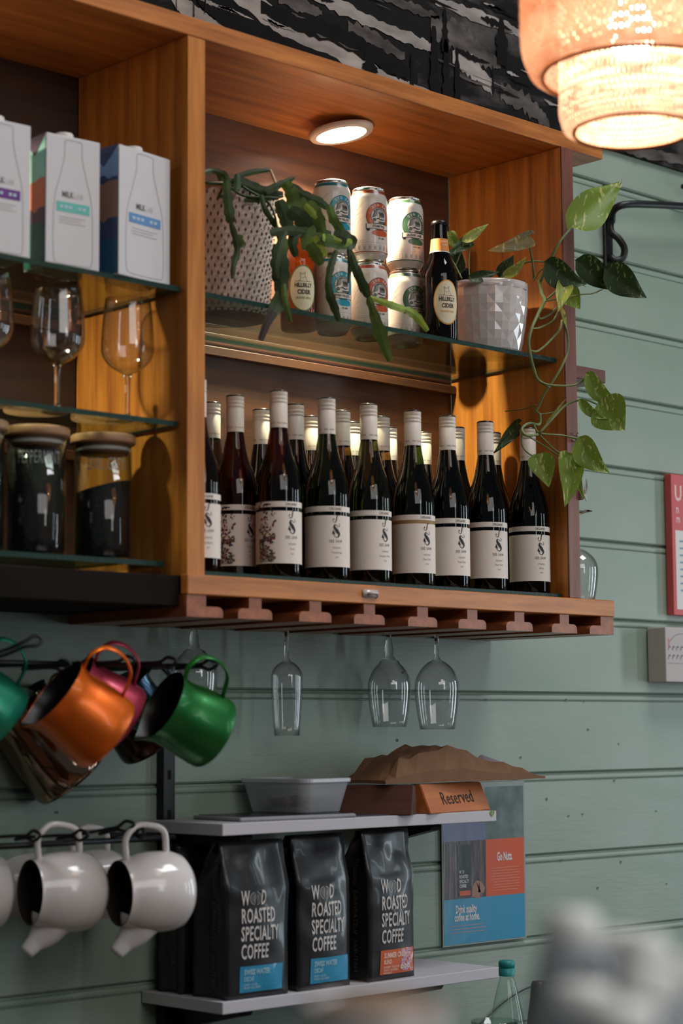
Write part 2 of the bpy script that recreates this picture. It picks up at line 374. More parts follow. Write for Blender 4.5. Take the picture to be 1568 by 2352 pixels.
for k, (x, yt, yb, wd) in enumerate([(995, 60, 240, 17), (1022, 90, 245, 14), (1048, 110, 240, 11), (1020, 20, 120, 12), (1150, 40, 150, 24), (848, 118, 178, 24), (470, -20, 30, 2.2), (404, -10, 28, 1.8), (444, -20, 40, 1.6), (944, 120, 200, 6), (1130, 150, 215, 4)]):
    rn = random.Random(k); V = []; F = []; p0 = atY(x, yt, MY); p1 = atY(x, yb, MY)
    for i in range(15):
        t = i/14; zz = p0.z+(p1.z-p0.z)*t-mz; hw = wd*.0009*(.25+.75*t**.6)*rn.uniform(.6, 1.25)
        V += [(p0.x-hw, -.0032, zz), (p0.x+hw, -.0032, zz)]
    for i in range(14): F.append((2*i, 2*i+2, 2*i+3, 2*i+1))
    link('painted_tree', mesh('painted_tree', V, F, INK), mur)

# ---------------------------------------------------------------- the wall cabinet
CY = 2.30                      # front plane
DX0, DX1 = 1.885, 1.920        # divider
RX0, RX1 = 2.763, 2.793        # right side panel
RE = 2.886                     # right end of top and bottom boards
ZT = 1.057
cab = thing('wall_cabinet', 'open teak wall cabinet of two bays with a stemware rack beneath', 'cabinet', (0, CY, H0))
def cb(name, lo, hi, mat, **k):
    return box(name, (lo[0], lo[1]-CY, lo[2]), (hi[0], hi[1]-CY, hi[2]), mat, cab, **k)
cb('top_board', (.85, CY, ZT), (RE, 2.59, ZT+.030), TEAKX, bev=.001)
cb('divider', (DX0, CY+.0005, .2005), (DX1, 2.58, ZT-.0003), TEAKZ, bev=.001)
cb('side_panel', (RX0, CY+.0005, .2305), (RX1, 2.58, ZT-.0003), TEAKZ, bev=.001)
cb('edge_strip', (RX0-.0005, CY-.0035, .2305), (RX1+.0005, CY+.0003, ZT-.0003), WOOD('edge_timber', (134, 80, 64), (84, 46, 36), 'z', rough=.45), bev=.0005)
cb('side_panel', (.87, CY+.0005, .2305), (.90, 2.58, ZT-.0003), TEAKZ, bev=.001)
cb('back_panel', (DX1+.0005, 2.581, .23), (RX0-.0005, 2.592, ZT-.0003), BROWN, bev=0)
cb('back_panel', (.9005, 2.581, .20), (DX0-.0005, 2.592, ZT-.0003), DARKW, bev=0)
cb('bottom_board', (DX0, CY+.012, .2003), (RE-.001, 2.592, .2295), TEAKX, bev=.0005)
cb('bottom_rail', (DX0-.004, CY-.006, .2000), (RE, CY+.011, .2300), TEAKX, bev=.0014)
cb('bottom_board', (.90, CY+.012, .183), (DX0-.0045, 2.592, .2285), M('wood_painted_shade', (24, 17, 13), .8, spec=.15), bev=.001)  # near-black colour stands in for shade; full depth keeps bay light off the rail end
# cleats carrying the glass at the back and a ledge on the outer right side
for a, b, z in ((DX1+.001, RX0-.001, .6515), (.902, DX0-.001, .6515), (.902, DX0-.001, .4465)):
    cb('cleat', (a, 2.566, z-.020), (b, 2.5805, z-.0045), BROWN, bev=.001)
cb('side_ledge', (RX1+.0005, CY+.004, .633), (RE, 2.50, .657), WOOD('walnut', (118, 74, 62), (74, 42, 36), 'x'), bev=.001)
# stemware rack: T shaped hangers running front to back
tee_px = [(583, 590), (721, 720), (845, 845), (967, 967), (1081, 1081), (1189, 1189), (1292, 1292)]
TX = [atY(a, 1385, CY).x for a, b in tee_px]
def hanger(x0s, x1s, x0f, x1f, rl=True, rr=True):
    pr = [(x0s, .1997)]
    pr += [(x0s, .1832)]
    if rl:
        for k in range(6): t = PI/2*k/5; pr.append((x0f+.010*(1-math.sin(t)), .1830-.008*(1-math.cos(t))))
    else: pr.append((x0f, .1832))
    if rl: pr = pr[:2]+[(x0f+.010*(1-math.sin(PI/2*k/5)), .1830-.008*(1-math.cos(PI/2*k/5))) for k in range(6)]
    pr += [(x0f, .1672), (x1f, .1672)]
    if rr:
        q = []
        for k in range(6): t = PI/2*(5-k)/5; q.append((x1f-.010*(1-math.sin(t)), .1830-.008*(1-math.cos(t))))
        pr += q
    else: pr.append((x1f, .1832))
    pr += [(x1s, .1832), (x1s, .1997)]
    c = (x0f+x1f)/2; m = len(pr)
    V = [(x-c, y, z-.183) for y in (0, .292) for x, z in pr]
    F = [tuple(range(m)), tuple(range(2*m-1, m-1, -1))]+[(j, m+j, m+(j+1) % m, (j+1) % m) for j in range(m)]
    link('hanger_rail', mesh('hanger_rail', V, F, TEAKY), cab, (c, -.003, .183))
xl = DX0-.003
f0 = atY(509, 1407, CY).x; s0 = atY(470, 1385, CY).x
hanger(xl, s0, xl, f0, False, True)
for i, x in enumerate(TX): hanger(x-.0125, x+.0125, x-.0345, x+.0345)
fe = atY(1351, 1445, CY).x; se = atY(1376, 1430, CY).x
hanger(se, RE-.001, fe, RE-.001, True, False)

# round lights let into the cabinet top
LED = M('light_diffuser', (255, 255, 255), .5, emit=((255, 246, 236), 9)); RIM = M('light_trim', (225, 205, 190), .4)
def downlight(x, label):
    t = thing('cabinet_light_fitting', label, 'light', (x, DL[1], H0+ZT-.0115), 0, 'round lights in the cabinet top')
    t.rotation_mode = 'QUATERNION'; t.rotation_quaternion = Matrix.Rotation(R(-9), 4, Vector((CF.x, CF.y, 0)).normalized()).to_quaternion()   # it has come loose on one side
    lathe('trim_ring', [(.0445, -.0085), (.049, -.0095), (.055, -.0085), (.0575, -.004), (.0575, 0), (.050, .0008), (.0001, .0010)], RIM, t, 48)
    lathe('diffuser', [(0.0001, -.0075), (.0445, -.0082)], LED, t, 48)
downlight(DL[0], 'round white light under the top of the right cabinet bay, switched on')
downlight(1.38, 'round white light under the top of the left cabinet bay, out of frame')

# glass shelves
PANE = GLASS('shelf_glass', (.85, .91, .88), (.5, .7, .62)); EDGE = M('glass_edge', (22, 50, 42), .35, spec=.35, bump=.5, bscale=160)
def shelf(label, x0, x1, y0, z, h=.0078):
    t = thing('glass_shelf', label, 'shelf', ((x0+x1)/2, y0, H0+z), 0, 'glass shelves in the cabinet'); w2 = (x1-x0)/2; d = 2.578-y0
    mb = MB(); mb.box((-w2, 0, 0), (w2, d, h)); mb.I = [0, 0, 1, 1, 1, 1]; mb.build('pane', [PANE, EDGE], t)
ZR = .658
shelf('upper glass shelf in the right bay, under the cans and pots', DX1+.004, RX0-.004, 2.315, ZR)
shelf('lower glass sheet in the right bay, under the wine bottles', DX1+.003, RX0-.003, 2.3125, .2297)
shelf('top glass shelf in the left bay, carrying the white cartons', .91, DX0-.004, 2.312, ZR)
shelf('middle glass shelf in the left bay, carrying the wine glasses', .91, DX0-.004, 2.318, .453)
shelf('bottom glass shelf in the left bay, carrying the tea jars', .91, DX0-.012, 2.338, .243)
ZS = ZR+.0079
# ---------------------------------------------------------------- wine bottles
def bglass(name, tint): return GLASS(name, tint, tuple(v*.3 for v in tint), base=.05)
B_DARK = bglass('dark_bottle_glass', (.03, .04, .02)); B_GREEN = bglass('green_bottle_glass', (.14, .2, .05))
B_CLEAR = bglass('pale_bottle_glass', (.34, .36, .16)); B_ROSE = bglass('rose_bottle_glass', (.27, .10, .05)); B_AMBW = bglass('gold_bottle_glass', (.36, .25, .09))
CAPW = M('screw_cap_cream', (222, 210, 198), .38, spec=.4); CAPT = M('cap_top_dark', (40, 28, 22), .3, coat=.5)
LAB = M('label_paper', (230, 220, 210), .62, bump=.1, bscale=300)
INKP = M('label_ink', (34, 28, 40), .5); GREYP = M('label_grey', (138, 130, 126), .6); REDP = M('label_red', (176, 92, 70), .6)
GOLD = M('label_gold', (150, 116, 74), .5)
BR = .0362
BP = [(.0001, .0035), (.018, .0025), (.030, .0), (.0345, .0012), (.0362, .004), (.0362, .138), (.0358, .146), (.0347, .155), (.0328, .1645), (.0303, .174), (.0275, .183), (.0243, .1915), (.0212, .201), (.0187, .212), (.0168, .224), (.0150, .235), (.0138, .244)]
CP = [(.0146, .2405), (.0146, .279), (.0140, .2795), (.0140, .2805), (.0147, .2812), (.0147, .2845), (.0141, .285), (.0141, .2860), (.0147, .2868), (.0147, .2905), (.0142, .2912), (.0142, .292), (.0146, .2926), (.0146, .2985)]
CT = [(.0146, .2985), (.0149, .2988), (.0149, .3000), (.0135, .3015), (.0001, .3015)]
LOGO = [stroke2d([(.0035, .0085), (.0052, .0055), (.0030, .0035), (-.0022, .0065), (-.0034, .0028), (.0008, -.0030), (.0042, -.0082), (.0010, -.0125), (-.0030, -.0105), (-.0052, -.0062)], [.0002, .0004, .0003, .0005, .0018, .0027, .0016, .0006, .0004, .0007], 6),
        stroke2d([(.0035, .0190), (.0026, .0206), (.0008, .0190), (.0000, .0140), (-.0015, .0100), (-.0045, .0105), (-.0058, .0135), (-.0045, .0150), (-.0036, .0136)], [.0003, .0005, .0008, .0009, .0005, .0003, .0003, .0005, .0006], 6)]
LOGO[0][0].append((-.0072, -.0070)); LOGO[0][0].append((-.0050, -.0010)); LOGO[0][0].append((-.0018, -.0085)); LOGO[0][1].append((len(LOGO[0][0])-3, len(LOGO[0][0])-1, len(LOGO[0][0])-2))
def mk_bottle(label, kind, glass, variety, look=.6, stripe=None, flowers=False, front=True):
    t = thing('wine_bottle', label, 'bottle', group=None)
    lathe('body', BP, glass, t, 40)
    lathe('screw_cap', CP, CAPW, t, 32); lathe('cap_top', CT, CAPT, t, 28)
    f = cyl(.0149, look-.1, 0)
    word = 'SEE SAW' if not flowers else 'BALANCE'
    ss = [sh(text2d(word, .0036, .9, .01, space=1.5), dx, .2475) for dx in (-.0235, 0, .0235)]
    printed('cap_lettering', ss, f, REDP if flowers else INKP, t)
    if not front: return t
    a0, a1 = -1.72+look*.35, 1.5+look*.25
    def arc(nm, r, z0, z1, mat, n=26):
        V, F = lathe_vf([(r, z0), (r, z1)], n, (0, 0), a0, a1); return link(nm, mesh(nm, V, F, mat, True), t)
    arc('label_paper', BR+.0003, .0215, .1045, LAB); arc('label_band', BR+.0003, .1108, .1196, LAB)
    if stripe: arc('stripe', BR+.0002, .1043, .111, stripe)
    f = cyl(BR+.0006, look, 0)
    printed('emblem', [sh(s, 0, .0825, 1.10) for s in LOGO], f, INKP, t)
    printed('lettering', [sh(text2d('ORGANIC', .0062, .8, .008), -.001, .1150), sh(text2d('SEE SAW', .0066, .8, .004, space=1.15), -.001, .0625)], f, M('label_ink_soft', (84, 78, 78), .6), t)
    printed('small_print', [sh(text2d('ORGANIC', .0042, .8), 0, .0520), sh(text2d(variety, .0050, .8), 0, .0445), sh(text2d('2019', .0040, .8), 0, .0365)], f, GREYP, t)
    if flowers:
        rn = random.Random(7); cols = [M('flower_red', (120, 44, 40), .6), M('leaf_dark', (44, 52, 44), .6), M('flower_gold', (168, 128, 60), .6), M('wing_blue', (50, 74, 110), .6)]
        for ci, c in enumerate(cols):
            ss = []
            for k in range((34, 34, 16, 14)[ci]):
                z = rn.uniform(.026, .118); x = rn.uniform(-.058, -.030); s = rn.uniform(.0014, .0026)*(1 if ci == 1 else 1.25); a = rn.uniform(0, PI)
                if .104 < z < .112: continue
                V = [(0, 0), (s*1.4, s*.9), (s*1.9, 0), (s*1.2, -s*.6), (-s*1.4, -s*.9), (-s*1.9, s*.1), (-s*1.1, s*.7)]
                ss.append(sh((V, [(0, 1, 2, 3), (0, 4, 5, 6)]), x, z, 1, a))
            if ci == 1:
                for k in range(16):
                    x = -.058+.028*k/16; ss.append(stroke2d([(x, .024), (x+rn.uniform(-.003, .003), .032), (x+rn.uniform(-.006, .006), .040)], [.0003, .0003, .0001], 3))
            printed('printed_flowers', ss, f, c, t)
    return t
ZB = .2297+.0079
def put(t, px, Y, py=1150):
    p = atY(px, py, Y); t.location = (p.x, Y, H0+ZB); t.rotation_euler = (0, 0, face(p.x, Y)); return p
row1 = [
 (452, 'wine bottle at the left end of the front row, half hidden by the divider', B_AMBW, 'Sauvignon', .5, None, 0),
 (640, 'pink wine bottle with flowers on its label, nearest in the front row', B_ROSE, 'Rose', .62, None, 1),
 (751, 'green wine bottle with a plain label and black stripe, right of the pink front one', B_GREEN, 'Chardonnay', .42, None, 0),
 (848, 'pale wine bottle with yellowish glass showing under its label', B_CLEAR, 'Sauvignon Blanc', .78, None, 0),
 (949, 'wine bottle with a gold stripe on its label', B_GREEN, 'Pinot Gris', .66, GOLD, 0),
 (1029, 'dark wine bottle directly right of the gold striped one', B_DARK, 'Pinot Noir', .66, None, 0),
 (1116, 'dark wine bottle standing third from right of bay, left of the gap', B_DARK, 'Pinot Noir', .62, None, 0),
 (1214, 'dark wine bottle at the right end of the row under the vine', B_DARK, 'Shiraz', .60, None, 0)]
row1[6] = (1116, 'dark wine bottle next to last at the right of the front row', B_DARK, 'Pinot Noir', .62, None, 0)
wb = []
for px, lb, g, va, lk, st, fl_ in row1:
    t = mk_bottle(lb, 0, g, va, lk, st, fl_); put(t, px, 2.356); t['group'] = 'wine bottles on the lower glass'; wb.append(t)
t = mk_bottle('amber tinted wine bottle with a flowered label, just behind the pink one on its left', 0, B_ROSE, 'Rose', .75, None, 1); put(t, 540, 2.437); t['group'] = 'wine bottles on the lower glass'
back = [(678, 2.437, 'second row wine bottle whose cap shows just right of the pink front bottle', 0), (785, 2.437, 'second row wine bottle whose cap shows just right of the plain green one', 1),
 (876, 2.437, 'second row wine bottle whose cap shows just right of the pale one', 1), (1048, 2.437, 'second row wine bottle peeping out right of the dark bottle beside the gold striped one', 0),
 (1131, 2.437, 'second row wine bottle peeping out behind the next to last front one', 0),
 (486, 2.515, 'rear row wine bottle nearest the divider, red print on its cap', 1), (600, 2.515, 'rear row wine bottle between the two flowered bottles', 0), (713, 2.515, 'rear row wine bottle just left of the plain green front one', 1),
 (809, 2.515, 'rear row wine bottle just left of the pale front one', 0), (893, 2.515, 'rear row wine bottle right of the pale front one, mostly hidden', 1), (972, 2.515, 'rear row wine bottle right of the gold striped one', 0)]
for px, Y, lb, red in back:
    t = mk_bottle(lb, 0, B_DARK if not red else B_AMBW, '', .45, None, bool(red), front=False); put(t, px, Y, 960); t['group'] = 'wine bottles on the lower glass'
# a plain row-mate whose cap is hidden needs no copy: the photo shows nothing of it

# ---------------------------------------------------------------- cider bottles and the corked bottle
AMB = GLASS('amber_glass', (.36, .19, .035), (.15, .06, .01)); AMBD = GLASS('amber_glass_dark', (.10, .035, .008), (.04, .015, .004))
def cider(label, glass, bordercol, txt3, px, Y, look):
    p = atY(px, 650, Y); t = thing('cider_bottle', label, 'bottle', (p.x, Y, H0+ZS), face(p.x, Y), 'cider bottles')
    lathe('body', [(.0001, .003), (.022, .002), (.028, 0), (.0305, .004), (.0305, .110), (.0300, .119), (.0280, .128), (.0245, .137), (.0205, .147), (.0175, .158), (.0155, .172), (.0140, .190), (.0132, .205), (.0132, .2085)], glass, t, 36)
    lathe('cap', [(.0146, .2075), (.0150, .209), (.0143, .2135), (.0120, .2155), (.0001, .216)], M('cap_black', (26, 22, 22), .3, metal=.6), t, 28)
    fb = cyl(.0308, look, .066); N = 30
    def disc(r, ky, mat, nm, off):
        g = cyl(.0306+off, look, .066); V = []; F = []
        for j in range(9):
            for i in range(N+1):
                a = 2*PI*i/N; q = r*j/8; V.append(g(q*math.cos(a), q*math.sin(a)*ky))
        for j in range(8):
            for i in range(N): o = j*(N+1)+i; F.append((o, o+1, o+N+2, o+N+1))
        link(nm, mesh(nm, V, F, mat, True), t)
    disc(.0245, 1.62, bordercol, 'label_border', .0001); disc(.0228, 1.64, M('label_cream', (214, 200, 170), .6), 'label', .0004)
    f = cyl(.0312, look, .066)
    printed('lettering', [sh(text2d('HILLBILLY', .0098, .72, .035), 0, .005), sh(text2d('CIDER', .0102, .8, .035), .001, -.0065)], f, BLACKP, t)
    printed('variety_lettering', [sh(text2d(txt3, .0052, .72, .01), 0, -.0165)], f, bordercol, t)
    cat = [stroke2d([(-.008, .0125), (-.0055, .0135), (-.0050, .0215), (-.0058, .027), (-.0035, .0245), (.0005, .0245), (.0030, .0275), (.0028, .021), (.0055, .0165), (.0060, .0130), (.0095, .0125)], [.0003, .0003], 4), rect2d(-.015, .0116, .015, .0122, 8), stroke2d([(-.003, .019), (0, .017), (.003, .0195)], [.0002, .0002], 4)]
    printed('drawing', cat, f, M('label_ink_soft', (84, 78, 78), .6), t)
    V, F = lathe_vf([(.0172, .160), (.0160, .170), (.0150, .182)], 28, (0, 0), -1.6, 1.6); link('neck_label', mesh('neck_label', V, F, M('neck_orange', (196, 122, 52), .6), True), t)
    V, F = lathe_vf([(.0176, .1575), (.0173, .1598)], 28, (0, 0), -1.6, 1.6); link('neck_stripe', mesh('neck_stripe', V, F, CREAM, True), t)
    printed('neck_lettering', [sh(text2d('HILLBILLY', .0046, .72, .02), .003, .176), sh(text2d('CIDER', .0046, .8, .02), .004, .170)], cyl(.0168, look*.8, 0), CREAM, t)
cider('amber cider bottle with a green edged label, behind the trailing cactus', AMB, M('label_green', (96, 120, 70), .6), 'CRUSHED APPLE', 685, 2.44, .28)
cider('dark amber cider bottle with an orange edged label, beside the white pot', AMBD, M('label_orange', (206, 142, 56), .6), 'CRUSHED PEAR', 1010, 2.355, .42)
p = atY(1061, 560, 2.52); t = thing('capped_bottle', 'dark bottle with a copper coloured cap, behind the pothos leaves', 'bottle', (p.x, 2.52, H0+ZS), face(p.x, 2.52))
lathe('body', [(.0001, 0), (.034, .002), (.034, .120), (.030, .14), (.021, .160), (.0155, .175), (.0145, .20), (.014, .215)], B_DARK, t, 32)
lathe('cap', [(.0152, .195), (.0152, .228), (.0146, .229), (.0152, .231), (.0152, .2385), (.0135, .240), (.0001, .240)], M('copper_cap', (176, 104, 56), .35, metal=.4), t, 28)

# ---------------------------------------------------------------- beer cans
ALU = M('can_rim', (190, 184, 178), .25, metal=1); CANW = M('can_paint', (194, 186, 178), .30, coat=.4)
def can(label, px, Y, lvl, col, word, abv, look=.60):
    p = atY(px, 590, Y); h = .131
    t = thing('beer_can', label, 'can', (p.x, Y, H0+ZS+lvl*(h+.0004)), face(p.x, Y), 'beer cans stacked two high')
    lathe('can_body', [(.0262, .0040), (.0295, .0100), (.0322, .0135), (.0328, .017), (.0328, .108), (.0322, .113), (.0300, .120), (.0276, .1258)], CANW, t, 48)
    lathe('bottom', [(.0001, .004), (.020, .004), (.0235, .0), (.0250, .0008), (.0262, .0040)], ALU, t, 36)
    lathe('lid_rim', [(.0276, .1258), (.0272, .1275), (.0283, .1290), (.0283, .1302), (.0272, .131), (.0262, .129), (.0250, .1275), (.0001, .1275)], ALU, t, 36)
    dk = M(word+'_deep', tuple(int(v*.8) for v in col), .35, coat=.3); c = M(word+'_ink', col, .35, coat=.3)
    lathe('top_band', [(.0304, .1192), (.0282, .1248)], dk, t, 48); lathe('foot_band', [(.0318, .0128), (.0330, .0168)], dk, t, 48)
    g = cyl(.0330, look, .078)
    def rg(r0, r1, ky=1., y=0, a0=0, a1=2*PI): return sh(ring2d(0, 0, r0, r1, 40, a0, a1, ky), 0, y)
    printed('badge_outline', [rg(.0236, .0245)], cyl(.0331, look, .078), BLACKP, t)
    printed('badge_ring', [rg(.0158, .0200), rg(.0200, .0237)], g, c, t)
    ee = [sh(ring2d(0, 0, r, r+.0035, 36, 0, 2*PI, .34), .003, -.029) for r in (.0035, .007, .0105, .014)]+[sh(ring2d(0, 0, .0, .0035, 24, 0, 2*PI, .34), .003, -.029)]
    printed('badge_oval', [((V), F) for V, F in [ (ee[i][0], ee[i][1]) for i in range(5)]], cyl(.0329, look, .078), c, t)
    # drawing in the middle of the badge: hill strokes, trees, an engine and a row of arches
    rn = random.Random(5); ss = []
    for k in range(9): y = -.001+k*.0014; ss.append(stroke2d([(-.0150+k*.0008, y-.002), (-.010, y), (-.003+k*.0003, y+.0035)], [.0002, .00045, .0001], 4))
    for k in range(5): x = .000+k*.0024; ss.append(stroke2d([(x, -.002), (x+.0012, .003), (x-.0005, .007), (x+.001, .0105)], [.0005, .0008, .0006, .0002], 4))
    ss += [rg(.0152, .0158), sh(ring2d(-.0095, -.0065, .0014, .0030, 16), 0, 0), sh(ring2d(-.0095, -.0065, 0, .0009, 10), 0, 0)]
    ss.append(rect2d(-.013, -.0128, .0145, -.0120, 8))
    for k in range(9): ss.append(rect2d(-.0015+k*.0017, -.0115, -.0005+k*.0017, -.0085))
    ss.append(stroke2d([(-.006, -.005), (-.002, -.0035), (.004, -.0055), (.012, -.004)], [.0004, .0008, .0009, .0004], 4))
    ss += [q for q in arctext('BREWERY', .0128, PI/2-.08, .0042, .8, .19)]
    printed('badge_drawing', ss, cyl(.0332, look, .078), BLACKP, t)
    printed('badge_lettering', arctext('ZIG ZAG', .0198, PI/2-.12, .0060, .95, .27, .03), cyl(.0333, look, .078), CREAM, t)
    # banner
    bn = [rect2d(-.0235, -.0215, .0245, -.0138, 12)]
    printed('banner_outline', [rect2d(-.0250, -.0222, .0255, -.0132, 12), ([(-.025, -.0222), (-.0225, -.0262), (-.018, -.0255), (-.018, -.0222)], [(0, 1, 2, 3)])], cyl(.03325, look, .078), BLACKP, t)
    printed('banner', bn, cyl(.0334, look, .078), CREAM, t)
    printed('banner_lettering', [sh(text2d(word, .0062, .72, .03), -.001, -.0177)], cyl(.0336, look, .078), BLACKP, t)
    printed('strength_lettering', [sh(text2d(abv, .0044, .9, .02), .004, -.0385)], g, BLACKP, t)
    # fine line drawing of branches and a hotel front around the can
    sk = M('can_sketch', (150, 132, 122), .5); rn = random.Random(11); ss = []
    for k in range(16):
        x = -.060+rn.random()*.018; y = rn.uniform(-.040, .010); ss.append(stroke2d([(x, y), (x+.010, y+.008+rn.uniform(-.003, .006)), (x+.024, y+.016+rn.uniform(-.002, .010))], [.00022, .00018, .00008], 5))
    for k in range(9):
        x = -.056+k*.0095; ss.append(sh(ring2d(x, -.052, .0022, .0027, 12, 0, PI), 0, 0)); ss.append(rect2d(x-.0027, -.0585, x-.0023, -.052)); ss.append(rect2d(x+.0023, -.0585, x+.0027, -.052)); ss.append(rect2d(x-.0016, -.0585, x+.0016, -.0522))
    ss += [rect2d(-.062, -.0462, .04, -.0457, 24), rect2d(-.062, -.0595, .04, -.0591, 24), rect2d(-.062, -.0430, -.02, -.0426, 12)]
    for k in range(9): ss.append(rect2d(-.0655, .022-k*.0042, -.059, .0245-k*.0042))
    printed('line_drawing', ss, cyl(.03295, look, .078), sk, t)
BLUE = (28, 128, 150); RUST = (172, 72, 36); GRN = (58, 96, 66)
cx = [(762, 2.425), (847, 2.417), (930, 2.419)]
for i, (c, wd, ab, nm) in enumerate(((BLUE, 'SEVEN VALLEYS', '6% ABV', 'blue'), (RUST, 'STEAM PALE', '5% ABV', 'rust red'), (GRN, 'JACKASS LAGER', '4.6% ABV', 'green'))):
    pos = ('left', 'middle', 'right')[i]
    can('white beer can with a %s badge, lower of the %s pair' % (nm, pos), cx[i][0], cx[i][1], 0, c, wd, ab)
    can('white beer can with a %s badge, upper of the %s pair' % (nm, pos), cx[i][0], cx[i][1], 1, c, wd, ab)

# ---------------------------------------------------------------- milk cartons
CARW = M('carton_white', (206, 204, 206), .45); LINE = M('carton_line', (150, 138, 134), .6)
def carton(label, A, B, band, words, side, d=.062, h=.196, w=None):
    a = atZ(*A, ZS); b = atZ(*B, ZS); ux = (b-a); w = w or ux.length; ang = math.atan2(ux.y, ux.x); c = a+ux.normalized()*w/2
    t = thing('milk_carton', label, 'carton', (c.x, c.y, H0+ZS), ang, 'milk cartons on the top left shelf')
    link('carton_box', box_mesh(( -w/2, 0, 0), (w/2, d, h), CARW, .0012), t)
    fs = plane((-w/2-.0003, 0, 0), (0, -1, 0), (0, 0, 1))
    for k, (y0, y1, z0, z1, col) in enumerate(side):
        n = 6; V = []; F = []; rn = random.Random(k+3)
        for i in range(n+1):
            V += [(-w/2-.0004-k*.00008, y0+(y1-y0)*i/n, z0+(rn.uniform(-.004, .004) if k else 0)), (-w/2-.0004-k*.00008, y0+(y1-y0)*i/n, z1+(rn.uniform(-.004, .004) if 0 < k else 0))]
        for i in range(n): F.append((2*i, 2*i+1, 2*i+3, 2*i+2))
        link('printed_side', mesh('printed_side', V, F, M('side_%d_%d_%d' % col, col, .5)), t)
    # folded corner of the top and the round cap
    f = plane((0, -.0004, 0), (1, 0, 0), (0, 0, 1))
    out = [(-.030, .012), (-.031, .05), (-.029, .10), (-.021, .135), (-.014, .165), (-.0135, .185), (-.010, .190), (.010, .190), (.0135, .185), (.014, .165), (.021, .135), (.029, .10), (.031, .05), (.030, .012), (.022, .006), (-.022, .006), (-.030, .012)]
    k = w/.078
    printed('bottle_outline', [stroke2d([(x*k*.92, y) for x, y in out], [.00035, .00035], 5)], f, LINE, t)
    printed('brand_lettering', [sh(text2d('MILK', .0125, .72, .02, 'RIGHT'), .0005, .1085)], f, M('carton_ink', (92, 84, 84), .6), t)
    printed('faint_lettering', [sh(text2d('LAB', .0125, .72, 0, 'LEFT'), .0015, .1085)], f, M('carton_faint', (188, 184, 184), .6), t)
    printed('colour_band', [rect2d(-.024*k, .083, .024*k, .0975)], f, M('band_%d%d%d' % band, band, .5), t)
    f2 = plane((0, -.0007, 0), (1, 0, 0), (0, 0, 1))
    printed('band_print', [rect2d((-.019+.0065*q)*k, .0882, (-.0145+.0065*q)*k, .0926) for q in range(6) if q != 3], f2, M('band_pale', (176, 196, 206), .6), t)
    printed('small_print', [rect2d(-.020*k, .0745-i*.0042, (.018-.006*(i % 2))*k, .0752-i*.0042) for i in range(3)], f, LINE, t)
    lathe('spout_cap', [(.0135, 0), (.0135, .006), (.0125, .0085), (.0001, .0088)], M('cap_white', (214, 206, 202), .4), t, 28, loc=(-.004, d*.32, h))
    tr = mesh('top_fold', [(-w/2-.0006, 0, h), (-w/2-.0006, d, h), (-w/2-.0012, d/2, h-.030)], [(0, 1, 2)], M('side_%d_%d_%d' % side[0][4], side[0][4], .5)); link('top_fold', tr, t)
def box_mesh(lo, hi, mat, bev=.001):
    lo = Vector(lo); hi = Vector(hi); bm = bmesh.new(); bmesh.ops.create_cube(bm, size=1); bmesh.ops.scale(bm, vec=hi-lo, verts=bm.verts); bmesh.ops.translate(bm, vec=(lo+hi)/2, verts=bm.verts)
    if bev: bmesh.ops.bevel(bm, geom=bm.edges[:], offset=bev, segments=2, affect='EDGES', profile=.5)
    return bmmesh('carton_box', bm, mat)
carton('white milk carton with a blue band, rightmost on the shelf', (272, 629), (390, 658), (96, 140, 190), 'LACTOSE FREE', [(.001, .061, .002, .19, (62, 72, 104)), (.002, .060, .150, .194, (126, 158, 200)), (.002, .060, .085, .140, (150, 112, 100)), (.002, .060, .003, .055, (30, 84, 116))])
carton('white milk carton with a teal band, in the middle', (104, 608), (228, 628), (100, 186, 176), 'ALMOND MILK', [(.001, .061, .002, .19, (84, 72, 92)), (.002, .060, .125, .194, (146, 204, 190)), (.002, .060, .085, .128, (196, 120, 96)), (.002, .060, .003, .065, (28, 90, 84))])
carton('white milk carton with a purple band, cut by the left edge of the frame', (-55, 577), (68, 598), (98, 46, 130), 'COCONUT', [(.001, .061, .002, .19, (104, 84, 124)), (.002, .060, .120, .194, (190, 160, 200)), (.002, .060, .003, .06, (60, 60, 96))])

# ---------------------------------------------------------------- wine glasses on the shelf
CLEAR = GLASS('clear_glass', (.98, .98, .98), (.5, .52, .53), base=.07)
SOLIDG = M('solid_glass', (250, 252, 252), .0, trans=1.0, ior=1.45)
def goblet_prof(h, rb, rr, foot=.032, stem=.0035, bowl0=.42, wide=.62):
    pr = [(.0001, .002), (foot*.5, .0018), (foot, .0006), (foot, .0016), (foot*.5, .0040), (stem*1.7, .0085), (stem, .018), (stem, h*bowl0-.020), (stem*1.2, h*bowl0-.006), (stem*1.9, h*bowl0)]
    for k in range(1, 9):
        t = k/8; z = h*bowl0+(h*wide-h*bowl0)*(.55*(1-math.cos(t*PI/2))+.45*t); pr.append((stem*1.9+(rb-stem*1.9)*math.sin(t*PI/2), z))
    for k in range(1, 7):
        t = k/6; z = h*wide+(h-h*wide)*t; pr.append((rb+(rr-rb)*(t**1.7), z))
    return pr
def inner(pr, th=.0011, zmin=0):
    return [(max(r-th, .0001), z) for r, z in pr if z > zmin]
def glassware(name, label, pr, loc, flip=False, group='wine glasses', bowlz=None):
    t = thing(name, label, 'glass', loc, 0, group)
    if flip: t.rotation_euler = (PI, 0, 0)
    full = pr+[(pr[-1][0]-.0008, pr[-1][1])]+inner(pr, .0012, bowlz)[::-1]
    st = [q for q in pr if q[1] <= bowlz]; bw = [q for q in full if q[1] >= bowlz-1e-6]
    lathe('foot_and_stem', st, SOLIDG, t, 36); lathe('bowl', bw, CLEAR, t, 44)
    return t
